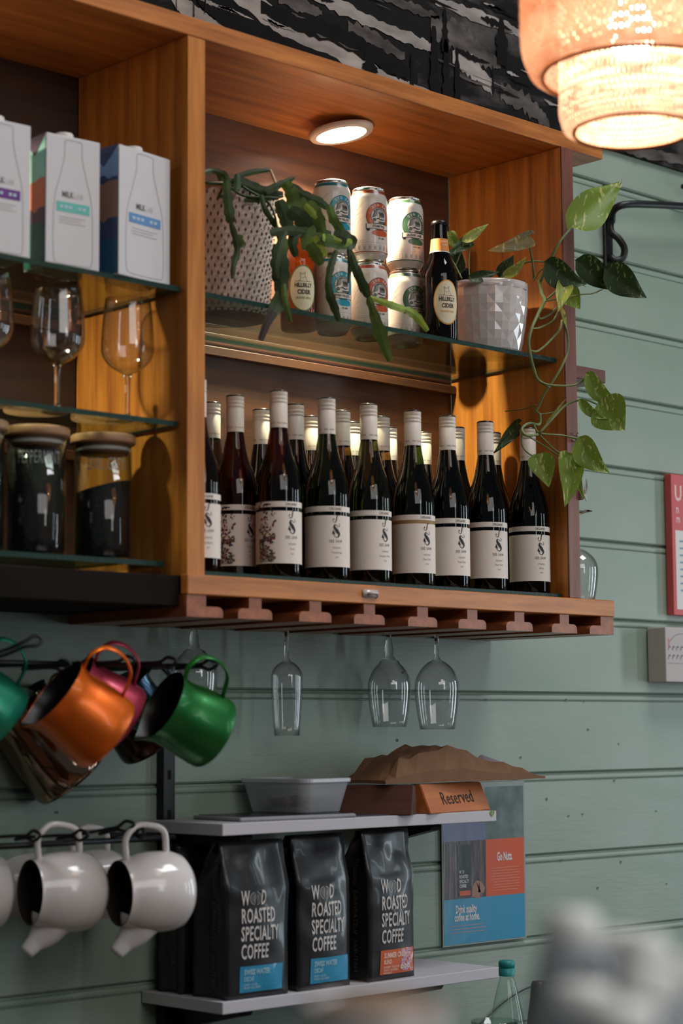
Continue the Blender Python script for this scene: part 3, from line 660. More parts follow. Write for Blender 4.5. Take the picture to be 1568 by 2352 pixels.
for px, lb in ((132, 'large wine glass on the middle shelf, under the teal carton'), (293, 'large wine glass nearest the divider on the middle shelf'), (-35, 'large wine glass cut by the left edge of the frame')):
    p = atY(px, 800, 2.385); pr = goblet_prof(.190, .0405, .0345, .033, .0038, .40, .60)
    glassware('wine_glass', lb, pr, (p.x, 2.385, H0+.453+.0079), group='wine glasses on the middle shelf', bowlz=.190*.40)
p = atX(1338, 1370, 2.838); pr = goblet_prof(.165, .0385, .031, .030, .0035, .42, .66)
glassware('wine_glass', 'upturned wine glass on the ledge outside the right side panel', pr, (2.837, max(2.34, min(p.y, 2.5)), H0+.2298+.165), True, bowlz=.165*.42)
# glasses hanging from the rack
pr1 = goblet_prof(.196, .0272, .0215, .030, .0036, .36, .50); pr2 = goblet_prof(.182, .039, .0300, .032, .0038, .34, .62); pr3 = goblet_prof(.187, .0410, .0315, .033, .0038, .33, .60)
pr2 = [(r+(.004 if .035 < z < .068 else 0), z) for r, z in pr2]
for nm, px, py, pr, h, lb in (('champagne_flute', 658, 1448, pr1, .196, 'slim flute glass hanging alone from the rack, left of the pair'), ('wine_glass', 893, 1458, pr2, .182, 'wine glass with a thick flared stem hanging from the rack, left of the pair'), ('wine_glass', 1002, 1460, pr3, .187, 'thin stemmed wine glass hanging rightmost from the rack'), ('wine_glass', 446, 1443, pr2, .155, 'wine glass hanging from the rack behind the green jug')):
    p = atZ(px, py, .1672); Y = min(p.y, 2.552); p = atY(px, py, Y)
    glassware(nm, lb, [(r, z*h/pr[-1][1]) for r, z in pr], (p.x, Y, H0+.1852), True, 'glasses hanging from the rack', bowlz=h*{'champagne_flute': .36}.get(nm, .34 if pr is pr2 else .33))

# ---------------------------------------------------------------- tea jars
TEA = M('loose_tea', (20, 20, 18), .9, bump=1, bscale=200, var=.4, vscale=120); LIDW = WOOD('pale_lid_wood', (176, 132, 96), (140, 98, 66), 'x', rough=.5, coat=0)
JG = GLASS('jar_glass', (.93, .95, .94), (.5, .56, .54), base=.06); ETCH = M('etched_print', (128, 132, 130), .6)
def jar(label, px, word, Y=2.405, fill=.115, tilt=.0):
    p = atY(px, 1150, Y); z0 = .243+.0079; t = thing('tea_jar', label, 'jar', (p.x, Y, H0+z0), face(p.x, Y), 'glass tea jars with wooden lids')
    r = .0435; h = .176
    lathe('jar_body', [(.0001, .004), (r-.006, .004), (r-.003, .002), (r, .007), (r, h), (r-.0022, h), (r-.0022, .010), (r-.005, .0065), (.0001, .0062)], JG, t, 44)
    V, F = lathe_vf([(.0001, .0065), (r-.0030, .0075), (r-.0030, fill)], 36); n = len(V)
    V = [(x, y, z+(tilt*x if k >= n-36 else 0)) for k, (x, y, z) in enumerate(V)]
    V.append((0, 0, fill+.004)); F += [(n-36+i, n-36+(i+1) % 36, n) for i in range(36)]
    link('tea_leaves', mesh('tea_leaves', V, F, TEA, True), t)
    lathe('lid', [(.0001, h-.014), (r-.003, h-.014), (r-.003, h+.0003), (r+.0045, h+.0005), (r+.0055, h+.003), (r+.0055, h+.012), (r+.004, h+.014), (.0001, h+.014)], LIDW, t, 44)
    lathe('seal', [(r-.0026, h-.011), (r-.0012, h-.008), (r-.0026, h-.005)], M('clear_seal', (190, 186, 180), .4), t, 36)
    if word: printed('lettering', [sh(text2d(word, .027, .42, 0, space=1.06), 0, .142)], cyl(r+.0004, .12, 0), ETCH, t)
jar('tea jar lettered EARL GREY, nearest the divider', 236, 'EARL GREY', 2.405, .112, .25)
jar('tea jar lettered PEPPERMINT, filled nearly to its lid', 82, 'PEPPERMINT', 2.408, .158)
jar('tea jar cut by the left edge of the frame', -62, '', 2.412, .15)
# ---------------------------------------------------------------- white wall shelves on a black standard
SHW = M('white_board', (190, 186, 192), .45, bump=.1, bscale=300)
ZU, ZL = -.145, -.416
SX0, SX1, SY = 2.033, 2.666, 2.393
def wshelf(label, z):
    t = thing('wall_shelf', label, 'shelf', ((SX0+SX1)/2, SY, H0+z), 0, 'white wall shelves')
    w2 = (SX1-SX0)/2
    link('board', box_mesh((-w2, 0, -.0185), (w2, .200, 0), SHW, .0012), t)
    for bx in (-.245, .19):
        V = []; pr = [(.1975, -.0187), (.03, -.0187), (.025, -.024), (.03, -.030), (.12, -.050), (.1975, -.075)]
        for x in (bx-.0125, bx+.0125): V += [(x, y, z_) for y, z_ in pr]
        m = len(pr); F = [tuple(range(m)), tuple(range(2*m-1, m-1, -1))]+[(j, m+j, m+(j+1) % m, (j+1) % m) for j in range(m)]
        link('bracket', mesh('bracket', V, F, IRON), t)
    return t
us = wshelf('upper white shelf, holding the wooden signs and plastic tub', ZU)
wshelf('lower white shelf, holding the black coffee bags', ZL)
PALE = M('sticker_green', (110, 140, 70), .6); p = atY(1130, 1868, SY-.0006)
printed('leaf_sticker', [stroke2d([(0, -.006), (-.003, 0), (.001, .006)], [.0008, .004, .0006], 5), stroke2d([(.002, -.004), (.004, .002), (.002, .005)], [.0005, .002, .0004], 4)], plane((p.x-(SX0+SX1)/2, -.0006, p.z-H0-ZU), (1, 0, 0), (0, 0, 1)), PALE, us)
for k, (px, z0, z1) in enumerate(((381, -.75, .045),)):
    p = atY(px, 1800, 2.585); t = thing('shelf_standard', 'black upright wall strip carrying the shelves, below the green jug', 'bracket', (p.x, 2.592, H0+z0))
    box('upright', (-.0125, -.016, 0), (.0125, 0, z1-z0), IRON, t, .001)
    for j in range(12): box('slot', (-.003, -.0166, .03+j*.064), (.003, -.0160, .045+j*.064), M('slot_dark', (5, 5, 5), .9), t, 0)

# things on the upper shelf
ZUs = H0+ZU
def pt(x, y): return atZ(x, y, ZU)
t = thing('tray', 'thin white edged tray lying flat under the plastic tub', 'tray', (2.215, 2.475, ZUs), -.12)
link('rim', box_mesh((-.115, -.070, 0), (.115, .070, .007), M('tray_white', (150, 150, 156), .3), .003), t); link('face', box_mesh((-.108, -.063, .0071), (.108, .063, .0078), M('tray_dark', (40, 38, 44), .25), .0003), t)
t = thing('menu_card', 'dark menu card lying flat right of the tray', 'card', (2.405, 2.462, ZUs), -.05)
link('sheet', box_mesh((-.072, -.055, 0), (.072, .055, .0022), M('card_dark', (62, 52, 66), .5), .0004), t)
TUB = GLASS('cloudy_plastic', (.62, .64, .66), (.5, .52, .54), .35, .12)
def tub():
    w, d = .118, .160; B = atY(701, 1796, 2.418); ang = R(3); c = B+Vector((w/2*math.cos(ang)-d/2*math.sin(ang), w/2*math.sin(ang)+d/2*math.cos(ang), 0))
    t = thing('plastic_tub', 'cloudy rectangular plastic takeaway tub with lid, on the upper shelf', 'container', (c.x, c.y, ZUs+.008), ang)
    w2, d2 = w/2, d/2
    def rr(wx, dy, z, r=.018, n=5):
        out = []
        for cx_, cy_, a in ((wx-r, dy-r, 0), (-wx+r, dy-r, PI/2), (-wx+r, -dy+r, PI), (wx-r, -dy+r, 1.5*PI)):
            for k in range(n+1): q = a+PI/2*k/n; out.append((cx_+r*math.cos(q), cy_+r*math.sin(q), z))
        return out
    def loft(rings, capb=True, capt=False):
        V = sum(rings, []); m = len(rings[0]); F = []
        for j in range(len(rings)-1):
            for i in range(m): F.append((j*m+i, j*m+(i+1) % m, (j+1)*m+(i+1) % m, (j+1)*m+i))
        if capb: F.append(tuple(range(m))[::-1])
        if capt: F.append(tuple((len(rings)-1)*m+i for i in range(m)))
        return V, F
    k = .80
    P = M('tub_plastic', (206, 210, 216), .35, coat=.2, alpha=.55)
    V, F = loft([rr(w2*k, d2*k, 0), rr(w2*.82, d2*.82, .002), rr(w2*.965, d2*.965, .0495)]); link('tub', mesh('tub', V, F, P, True), t)
    V, F = loft([rr(w2, d2, .049), rr(w2*1.01, d2*1.01, .0505), rr(w2*1.01, d2*1.01, .0555), rr(w2*.99, d2*.99, .0565), rr(w2*.95, d2*.95, .0555), rr(w2*.93, d2*.93, .0525)], True, True); link('lid', mesh('lid', V, F, M('lid_plastic', (200, 204, 210), .3, coat=.3, alpha=.7), False), t)
    rn = random.Random(2)
    for q in range(26):
        x = rn.uniform(-w2*.62, w2*.62); y = rn.uniform(-d2*.6, d2*.6); s = rn.uniform(.005, .009)
        bm = bmesh.new(); bmesh.ops.create_icosphere(bm, subdivisions=1, radius=s)
        o = link('snack_piece', bmmesh('snack_piece', bm, M('snack_%d' % (q % 3), ((120, 92, 66), (150, 70, 56), (70, 60, 52))[q % 3], .7), True), t, (x, y, s+.0025+rn.uniform(0, .012)))
        o.scale = (1.2, .8, .8)
tub()
def prism(nm, mat, t, L, d=.062, h=.050, top=.020):
    V = []
    for x, k in ((-L/2, 0), (L/2, 1)):
        e = 0
        V += [(x, -d/2, 0), (x, d/2, 0), (x+e, top/2, h), (x+e, -top/2, h)]
    bm = bmesh.new(); vs = [bm.verts.new(v) for v in V]
    for f in ((0, 3, 2, 1), (4, 5, 6, 7), (0, 4, 7, 3), (3, 7, 6, 2), (2, 6, 5, 1), (1, 5, 4, 0)): bm.faces.new([vs[i] for i in f])
    bmesh.ops.recalc_face_normals(bm, faces=bm.faces); bmesh.ops.bevel(bm, geom=bm.edges[:], offset=.0015, segments=2, affect='EDGES')
    link(nm, bmmesh(nm, bm, mat), t)
SIGN = WOOD('sign_wood', (196, 116, 60), (150, 76, 34), 'x', rough=.4, scale=.8); SIGND = WOOD('sign_wood_dark', (92, 52, 40), (58, 30, 24), 'x', rough=.45)
A = atZ(990, 1870, ZU); B = atZ(1128, 1860, ZU); ux = B-A; L = ux.length; ang = math.atan2(ux.y, ux.x); c = (A+B)/2; nrm = Vector((-math.sin(ang), math.cos(ang), 0))
c = c+nrm*.032; hs = .050
t = thing('reserved_sign', 'light wooden block sign hand lettered Reserved', 'sign', (c.x, c.y, ZUs), ang, 'reserved signs on the upper shelf')
prism('block', SIGN, t, L)
sl = Vector((0, .021, .050)); f = plane((0, -.031+.0105, .025), (1, 0, 0), sl, .0006)
RS = text2d('Reserved', .033, .82, .004, space=1.06)
printed('lettering', [sh(RS, .002, -.001, 1, .02)], f, M('burnt_ink', (46, 22, 14), .6), t)
c2 = atZ(962, 1872, ZU); t = thing('reserved_sign', 'dark wooden block sign lying end on, left of the lettered one', 'sign', (c2.x-.036, c2.y+.072, ZUs), ang+R(112), 'reserved signs on the upper shelf')
prism('block', SIGND, t, .140, .060)
# crumpled brown paper bag on top of the signs
def paper_bag():
    zb = ZU+.0515; A = atY(850, 1780, 2.45); B = atY(1207, 1785, 2.45)
    L = B.x-A.x; t = thing('paper_bag', 'crumpled brown paper bag lying on top of the wooden signs', 'bag', ((A.x+B.x)/2, 2.462, H0+zb), R(-3))
    nx, nyy = 17, 7; V = []; F = []
    def top(u): # height profile along the bag
        K = [(0, .012), (.10, .034), (.28, .052), (.42, .060), (.50, .056), (.60, .036), (.72, .028), (.85, .020), (.95, .012), (1, .006)]
        for (a, ha), (b, hb) in zip(K, K[1:]):
            if u <= b: return ha+(hb-ha)*(u-a)/(b-a)
        return .005
    for s in (1, 0):
        for i in range(nx+1):
            for j in range(nyy+1):
                u = i/nx; v = j/nyy; W = .125*(1-.18*u); x = (u-.5)*L; y = (v-.5)*W
                e = min(1, 5*min(v, 1-v)+.30)*min(1, 9*min(u, 1-u)+.1)
                q = noise.noise(Vector((x*24, y*24, 3)))*.008+noise.noise(Vector((x*60, y*60, 8)))*.004
                ridge = abs(noise.noise(Vector((x*16+y*24, y*12, 1))))*.010
                V.append((x, y, (top(u)*e+q*e-ridge*e+.006) if s else .0035*abs(noise.noise(Vector((x*30, y*30, 2))))+.0005+.006*max(0, u-.8)))
    m = (nx+1)*(nyy+1)
    def id_(s, i, j): return s*m+i*(nyy+1)+j
    for i in range(nx):
        for j in range(nyy):
            F += [(id_(0, i, j), id_(0, i+1, j), id_(0, i+1, j+1)), (id_(0, i, j), id_(0, i+1, j+1), id_(0, i, j+1)), (id_(1, i, j), id_(1, i, j+1), id_(1, i+1, j+1), id_(1, i+1, j))]
    for i in range(nx): F += [(id_(0, i, 0), id_(1, i, 0), id_(1, i+1, 0), id_(0, i+1, 0)), (id_(0, i, nyy), id_(0, i+1, nyy), id_(1, i+1, nyy), id_(1, i, nyy))]
    for j in range(nyy): F += [(id_(0, 0, j), id_(0, 0, j+1), id_(1, 0, j+1), id_(1, 0, j)), (id_(0, nx, j), id_(1, nx, j), id_(1, nx, j+1), id_(0, nx, j+1))]
    link('crumpled_paper', mesh('crumpled_paper', V, F, M('kraft_paper', (126, 90, 62), .75, var=.12, vscale=30, bump=.2, bscale=200)), t)
    pk = [(L*.16, -.01, .036), (L*.22, .0, .046), (L*.42, -.01, .022), (L*.36, -.03, .022), (L*.2, -.03, .030)]
    link('paper_lining', mesh('paper_lining', pk+[(x, y+.004, z-.002) for x, y, z in pk], [(0, 1, 2, 3, 4), (9, 8, 7, 6, 5)]+[(i, 5+i, 5+(i+1) % 5, (i+1) % 5) for i in range(5)], M('lilac_paper', (170, 150, 160), .7)), t)
paper_bag()

# ---------------------------------------------------------------- coffee bags
FOIL = M('black_foil', (26, 25, 28), .36, spec=.6, bump=.25, bscale=18, coat=.15)
BAGT = M('bag_print', (206, 200, 196), .55)
def coffee(label, px, py, w, d, h, stick, words, small, seed, ang, zz=ZL, front=True, yy=2.403):
    A = atY(px, py, yy); t = thing('coffee_bag', label, 'bag', (A.x, A.y, H0+zz), ang, 'black coffee bags on the lower shelf')
    N = 48; MR = 30; V = []; F = []
    def ds(v): # depth factor up the bag: full, then closing to the sealed top
        return 1-.0*v if v < .70 else max(.07, 1-(v-.70)/.30*.93)
    def pos(s, v):       # s around the section 0..4 (front, right, back, left)
        k = int(s) % 4; f = s-int(s); D = d*ds(v); b = .010*math.sin(PI*min(1, max(0, v)))**.5
        y0 = (d-D)/2*.55
        if k == 0: x, y = w*f, y0-b*math.sin(PI*f)*(1 if v < .7 else .5); nn = (0, -1)
        elif k == 1: x, y = w-.010*math.sin(PI*f)*(1+1.5*max(0, v-.6)), y0+D*f; nn = (1, 0)
        elif k == 2: x, y = w*(1-f), y0+D+b*math.sin(PI*f); nn = (0, 1)
        else: x, y = .010*math.sin(PI*f)*(1+1.5*max(0, v-.6)), y0+D*(1-f); nn = (-1, 0)
        c = .0016+.020*max(0, v-.58); q = noise.noise(Vector((x*26+seed, y*22, v*h*26)))*c+abs(noise.noise(Vector((x*12+seed*2, y*10, v*h*14+x*14))))*c*1.3
        tp = 1-.05*max(0, v-.8)
        return Vector(((x-w/2)*tp+w/2+nn[0]*q, y+nn[1]*q*(.6 if v > .9 else 1), v*h))
    for j in range(MR+1):
        for i in range(N): V.append(pos(4*i/N, j/MR))
    for j in range(MR):
        for i in range(N): F.append((j*N+i, j*N+(i+1) % N, (j+1)*N+(i+1) % N, (j+1)*N+i))
    F.append(tuple(range(N))[::-1]); F.append(tuple(MR*N+i for i in range(N)))
    link('foil_pouch', mesh('foil_pouch', V, F, FOIL, True), t)
    def fmap(off=.0009):
        def g(x, y):
            f = min(.999, max(.001, x/w)); v = y/h
            return pos(f, v)+Vector((0, -off-.0004, 0))
        return g
    def fside(off=.0009):
        def g(x, y): return pos(3+min(.999, max(.001, 1-x/d)), y/h)+Vector((-off, 0, 0))
        return g
    for k in range(0, 1):
        pass
    if front:
        x0 = .026; ty = [.1535, .126, .0985, .071]; s = .0262
        g = fmap(); ss = []
        for i, wd_ in enumerate(('W', 'ROASTED', 'SPECIALTY', 'COFFEE')):
            V2, F2 = text2d(wd_, s*1.2, .47, .018, 'LEFT', 1.08); ss.append(sh((V2, F2), x0, ty[i]))
        ss.append(sh(text2d('D', s*1.2, .47, .018, 'LEFT'), x0+.0372, ty[0]))
        printed('lettering', ss, g, BAGT, t)
        cx_, cy_ = x0+.0262, ty[0]; e = [ring2d(cx_, cy_, .0092, .0099, 24, R(100), R(260)), ring2d(cx_+.0016, cy_, .0092, .0099, 24, R(-80), R(80))]
        e += [ring2d(cx_+(0 if k % 2 else .0016), cy_, .0018+.0016*(k//2), .0021+.0016*(k//2), 16, R(110 if k % 2 else -70), R(250 if k % 2 else 70)) for k in range(8)]
        e += [stroke2d([(cx_-.0002, cy_-.008), (cx_-.0012, cy_-.002), (cx_+.0002, cy_+.002), (cx_-.0004, cy_+.008)], [.0003, .0003], 3)]
        printed('round_emblem', e, g, BAGT, t)
        col = (40, 138, 176) if stick == 'b' else (202, 92, 50)
        printed('sticker', [rect2d(x0-.001, .010, x0+.088, .050, 12, 5)], fmap(.0006), M('sticker_'+stick, col, .45, coat=.3), t)
        printed('sticker_lettering', [sh(text2d(words[0], .0115, .70, .04, 'LEFT'), x0+.006, .0405), sh(text2d(words[1], .0100, .62, .03, 'LEFT'), x0+.006, .0300)], fmap(.0014), M('sticker_ink_'+stick, (150, 190, 206) if stick == 'b' else (232, 190, 170), .5), t)
        printed('sticker_small_print', [sh(text2d(q, .0052, .62, .02, 'LEFT'), x0+.006, .0215-i*.0048) for i, q in enumerate(small)], fmap(.0014), M('sticker_ink_'+stick, (150, 190, 206), .5), t)
        if stick == 'o':
            rn = random.Random(1); ss = [rect2d(x0+.050+i*.0052, .013+j*.0052, x0+.0545+i*.0052, .0175+j*.0052) for i in range(6) for j in range(7) if (i*3+j*5) % 4]
            printed('sticker_pattern', ss, fmap(.0012), M('sticker_lilac', (196, 160, 186), .5), t)
            printed('sticker_drops', [ring2d(x0+.052+i*.0095, .020, .0022, .0042, 18) for i in range(3)], fmap(.0016), M('sticker_cream', (232, 214, 204), .5), t)
    V2, F2 = text2d('NATURAL  SUSTAINABLE  UNIQUE', .0125, .95, .0, 'LEFT', space=1.02)
    V2 = [(-y, x) for x, y in V2]
    printed('side_lettering', [sh((V2, F2), d*.50, .014)], fside(), M('bag_side_print', (92, 88, 86), .55), t)
    V, F = [], []
    g2 = fside(.0012)
    return t
coffee('black coffee bag with a blue sticker, nearest the white jugs', 517, 2297, .128, .078, .242, 'b', ('SWISS WATER', 'DECAF'), ('HONEY + COCOA', 'PRALINE + BLACKBERRY'), 3, R(-1))
coffee('black coffee bag with a blue sticker, in the middle of the row', 682, 2290, .120, .074, .246, 'b', ('SWISS WATER', 'DECAF'), ('HONEY + COCOA', 'PRALINE + BLACKBERRY'), 11, R(2))
coffee('black coffee bag with an orange sticker, at the right of the row', 846, 2262, .118, .070, .247, 'o', ('SUMMER CRUSH', 'BLEND'), ('BLUEBERRY + PEACH RIND', 'ORANGE + BLACKBERRY', 'PASSIONFRUIT'), 23, R(5))
coffee('plain backed black bag standing behind the leftmost stickered one', 412, 2281, .105, .056, .235, 'b', ('', ''), ('',), 31, R(-3), front=False, yy=2.512)

# ---------------------------------------------------------------- glossy poster on the wall under the paper bag
def poster():
    Y = WY-.006; BL = atY(1017, 2178, Y); BR_ = atY(1209, 2153, Y); TR = atY(1205, 1792, Y)
    w_ = BR_.x-BL.x; h_ = TR.z-BR_.z; t = thing('poster', 'glossy blue and orange coffee poster reading Go Nuts, fixed below the paper bag', 'poster', (BL.x, Y, (BL.z+BR_.z)/2))
    link('laminate', box_mesh((0, 0, 0), (w_, .0012, h_), M('clear_laminate', (150, 158, 156), .12, coat=.6), .0003), t)
    f = lambda k: plane((0, -.0003*k, 0), (1, 0, 0), (0, 0, 1)); GL = dict(coat=1.0, bump=.25, bscale=25)
    e = w_*.012; bl = h_*.285; sp = w_*.515; tp = h_*.64
    printed('blue_field', [rect2d(e, e, w_-e*1.5, bl)], f(1), M('poster_blue', (50, 140, 176), .22, **GL), t)
    printed('orange_field', [rect2d(sp, bl, w_-e*1.5, tp)], f(1), M('poster_orange', (204, 82, 44), .22, **GL), t)
    printed('photo_field', [rect2d(e, bl, sp, tp)], f(1), M('poster_photo', (74, 56, 58), .22, var=.5, vscale=60, stretch=(3, 1, .4), **GL), t)
    printed('photo_bag', [rect2d(sp*.34, bl+.004, sp*.66, tp*.965)], f(2), M('poster_bag', (24, 30, 32), .22, **GL), t)
    printed('photo_sky', [rect2d(e, tp, sp, h_*.76)], f(1), M('poster_violet', (108, 112, 146), .22, **GL), t)
    printed('photo_hand', [stroke2d([(sp*.74, bl), (sp*.80, bl+.02), (sp*.95, bl+.012)], [.012, .012, .006], 5)], f(2), M('poster_skin', (150, 104, 84), .3, coat=1), t)
    printed('photo_top', [rect2d(sp, tp, w_-e*1.5, h_*.97)], f(1), M('poster_green', (92, 108, 104), .22, var=.4, vscale=25, **GL), t)
    wt = M('poster_white', (214, 210, 208), .3, coat=1)
    printed('lettering', [sh(text2d('Go Nuts.', .0225, .52, .03), (sp+w_)/2-.004, tp-.034), sh(text2d('Drink quality', .0205, .54, .03), w_*.27, bl*.77), sh(text2d('coffee at home.', .0205, .54, .03), w_*.28, bl*.60)], f(3), wt, t)
    rn = random.Random(3)
    printed('small_print', [rect2d(sp+.012+rn.uniform(0, .008), tp-.055-i*.0052, w_-.016-rn.uniform(0, .008), tp-.0541-i*.0052) for i in range(9)]+[rect2d(.014+rn.uniform(0, .01), bl*.42-i*.0062, w_*.50-rn.uniform(0, .01), bl*.42+.0008-i*.0062) for i in range(3)], f(3), M('poster_faint', (214, 140, 116), .3, coat=1), t)
    s = .0088; x_ = sp*.38
    printed('photo_lettering', [sh(text2d(q, s, .62, .02, 'LEFT'), x_, bl+.049-i*.0088) for i, q in enumerate(('W  D', 'ROASTED', 'SPECIALTY', 'COFFEE'))], f(3), wt, t)
    printed('photo_sticker', [rect2d(x_, bl+.0055, x_+sp*.25, bl+.0145)], f(3), M('poster_orange', (204, 82, 44), .22), t)
poster()
# things fixed further right on the wall
p = atY(1540, 1088, 2.575); q = atY(1550, 1412, 2.575); hh = p.z-q.z
t = thing('red_notice', 'red and white printed notice at the right edge of the frame', 'notice', (p.x, 2.575, q.z))
link('sheet', box_mesh((0, 0, 0), (.22, .018, hh), M('notice_red', (196, 84, 86), .5), .001), t)
f = plane((0, -.0005, 0), (1, 0, 0), (0, 0, 1))
printed('white_field', [rect2d(.010, .012, .21, hh*.60)], f, WHITE, t)
printed('lettering', [sh(text2d('U', .046, .8, .03, 'LEFT'), .010, hh*.86), sh(text2d('n', .026, .8, .03, 'LEFT'), .014, hh*.75), sh(text2d('m', .022, .8, .03, 'LEFT'), .014, hh*.68)], f, M('notice_pale', (226, 190, 184), .6), t)
printed('small_print', [rect2d(.024, hh*(.52-.05*i), .19-.02*(i % 3), hh*(.53-.05*i)) for i in range(8)], plane((0, -.001, 0), (1, 0, 0), (0, 0, 1)), M('notice_blue', (120, 140, 160), .6), t)
p = atY(1527, 1440, 2.545); q = atY(1527, 1566, 2.545); hh = p.z-q.z
t = thing('canvas_print', 'small pale canvas print hanging below the red notice', 'picture', (p.x, 2.545, q.z))
link('canvas', box_mesh((0, 0, 0), (.20, .047, hh), M('canvas_pale', (186, 178, 176), .7), .0015), t)
f = plane((0, -.0005, 0), (1, 0, 0), (0, 0, 1)); rn = random.Random(9)
printed('pink_mark', [rect2d(.009, hh*.66, .0125, hh*.80)], f, M('pink_mark', (214, 100, 130), .6), t)
printed('drawing', [stroke2d([(x, z), (x+.004, z+.008), (x+.009, z+.006)], [.001, .0015, .0006], 4) for x in (.008, .022, .036, .05, .064, .078) for z in (hh*.42, hh*.58)]+[stroke2d([(.014, hh*.74), (.035, hh*.86), (.07, hh*.9)], [.0005, .0004], 4), rect2d(.006, hh*.34, .16, hh*.345)], f, M('drawing_grey', (120, 112, 112), .7), t)
# iron lamp arm on the wall
p = atY(1397, 520, WY-.006); t = thing('iron_bracket', 'black wrought iron wall bracket with a curled arm, right of the cabinet', 'bracket', (p.x, WY, p.z))
zt = atY(1395, 424, WY-.01).z-p.z; zb = atY(1397, 650, WY-.01).z-p.z
box('back_strip', (-.0140, -.008, zb), (.0125, -.0008, zt), IRON, t, .002)
def arm(pts, yy): return [(atY(x, y, WY-yy_)-Vector((p.x, WY, p.z))) for (x, y), yy_ in zip(pts, yy)]
tube('arm', arm([(1404, 510), (1408, 484), (1435, 470), (1500, 470), (1600, 476), (1700, 486)], [.012, .030, .05, .06, .06, .06]), .0080, IRON, t, 10)
tube('scroll', arm([(1403, 490), (1402, 530), (1420, 548), (1433, 570), (1430, 592), (1412, 598), (1402, 590)], [.012, .018, .03, .034, .03, .02, .012]), .0076, IRON, t, 10)
box('screw', (-.004, -.0105, zt-.030), (.004, -.008, zt-.022), M('copper_screw', (150, 90, 70), .4, metal=.8), t, .001)
p = atY(1567, 428, WY-.03); t = thing('iron_bracket', 'tip of a second black iron bracket at the right edge', 'bracket', (p.x, WY, p.z)); tube('arm', [(0, -.03, 0), (.06, -.035, .001), (.12, -.002, .0)], .006, IRON, t, 8)

# ---------------------------------------------------------------- adhesive clear hooks
CH = M('clear_plastic', (206, 198, 196), .08, trans=.25, ior=1.45, coat=.6)
def hook(label, loc, rz, flat=False):
    t = thing('clear_hook', label, 'hook', loc, rz, 'clear adhesive hooks')
    bm = bmesh.new(); bmesh.ops.create_cube(bm, size=1); bmesh.ops.scale(bm, vec=(.013, .003, .034), verts=bm.verts); bmesh.ops.bevel(bm, geom=bm.edges[:], offset=.0014, segments=2, affect='EDGES')
    o = link('base', bmmesh('base', bm, CH, True), t, (0, -.0016, 0))
    tube('prong', [(0, -.003, -.006), (0, -.010, -.010), (0, -.0145, -.005), (0, -.0145, .003)], .0024, CH, t, 8)
    tube('wire', [(-.003, -.004, .006), (0, -.009, .0), (.004, -.012, .006), (.008, -.010, .001)], .0007, M('thin_wire', (60, 52, 50), .4, metal=.7), t, 6)
    return t
p = atY(1311, 1003, CY); hook('clear hook on the front of the right side panel, by the vine', (p.x, CY-.0003, p.z), 0)
p = atY(849, 1364, CY-.006); t = hook('clear hook stuck sideways on the rail under the wine bottles', (p.x, CY-.0065, p.z), 0)
t.rotation_euler = (0, R(90), 0); 
p = atX(1332, 1127, RX1); hook('small clear hook on the outer side of the right panel', (RX1+.0003, min(p.y, 2.36), p.z), R(90))
p = atX(1336, 1000, RX1); t = thing('wire_hook', 'small steel wire hook on the outer side of the right panel', 'hook', (RX1, 2.33, p.z)); tube('wire', [(0, .0, -.006), (.008, 0, -.010), (.014, -.002, -.004), (.014, -.002, .008)], .0011, M('steel_wire', (120, 116, 112), .25, metal=1), t, 6)
# ---------------------------------------------------------------- jugs on rails
def rail(label, y_px, xr_px, Y, prongs, zoff=0):
    p = atY(xr_px, y_px, Y); q = atY(-160, y_px, Y); z = p.z
    t = thing('jug_rail', label, 'rack', (p.x, Y, z))
    tube('bar', [(0, 0, 0), (q.x-p.x, 0, 0)], .0048, IRON, t, 10, 1)
    for x in (-.02, (q.x-p.x)*.9): tube('wall_post', [(x, 0, 0), (x, WY-Y-.001, 0)], .0048, IRON, t, 8, 1)
    for (x0, y0, x1, y1, Yp) in prongs:   # wire loops coming forward, each ending in a flattened eye
        a = atY(x0, y0, Y)-Vector((p.x, Y, z)); b = atY(x1, y1, Yp)-Vector((p.x, Y, z)); d = (b-a).normalized(); s = CR*.0
        up = Vector((0, 0, 1)); e = .0085
        P = [a, a+(b-a)*.55+up*.0015, b-d*.026+up*.002, b-d*.012+up*e, b+up*.002+d*.002, b-d*.012-up*(e*.75), b-d*.026-up*.002, a+(b-a)*.5-up*.004]
        tube('hook_loop', P, .0026, IRON, t, 7, 5)
    return t
rail('upper black rail with looped hooks, holding the coloured steel jugs', 1531, 395, 2.45,
     [(310, 1531, 497, 1528, 2.33), (210, 1531, 402, 1522, 2.33), (110, 1531, 308, 1520, 2.33), (-60, 1531, 160, 1530, 2.33)])
t = thing('jug_rail', 'tip of a black wire hook pointing up above the coloured jugs', 'rack', (0, 0, 0))
o = atY(-120, 1530, 2.40); t.location = o
Pp = [atY(x, y, Y)-o for x, y, Y in ((-120, 1530, 2.40), (0, 1497, 2.36), (55, 1474, 2.34), (80, 1460, 2.335), (96, 1468, 2.33), (85, 1482, 2.33), (55, 1486, 2.34), (0, 1508, 2.36), (-118, 1540, 2.40))]
tube('hook_loop', Pp, .0026, IRON, t, 7, 5)
rail('lower black rail with looped hooks, holding the white china jugs', 1923, 400, 2.46,
     [(150, 1923, 305, 1897, 2.36), (60, 1923, 200, 1920, 2.36), (-20, 1923, 90, 1922, 2.36), (260, 1921, 330, 1915, 2.36)])

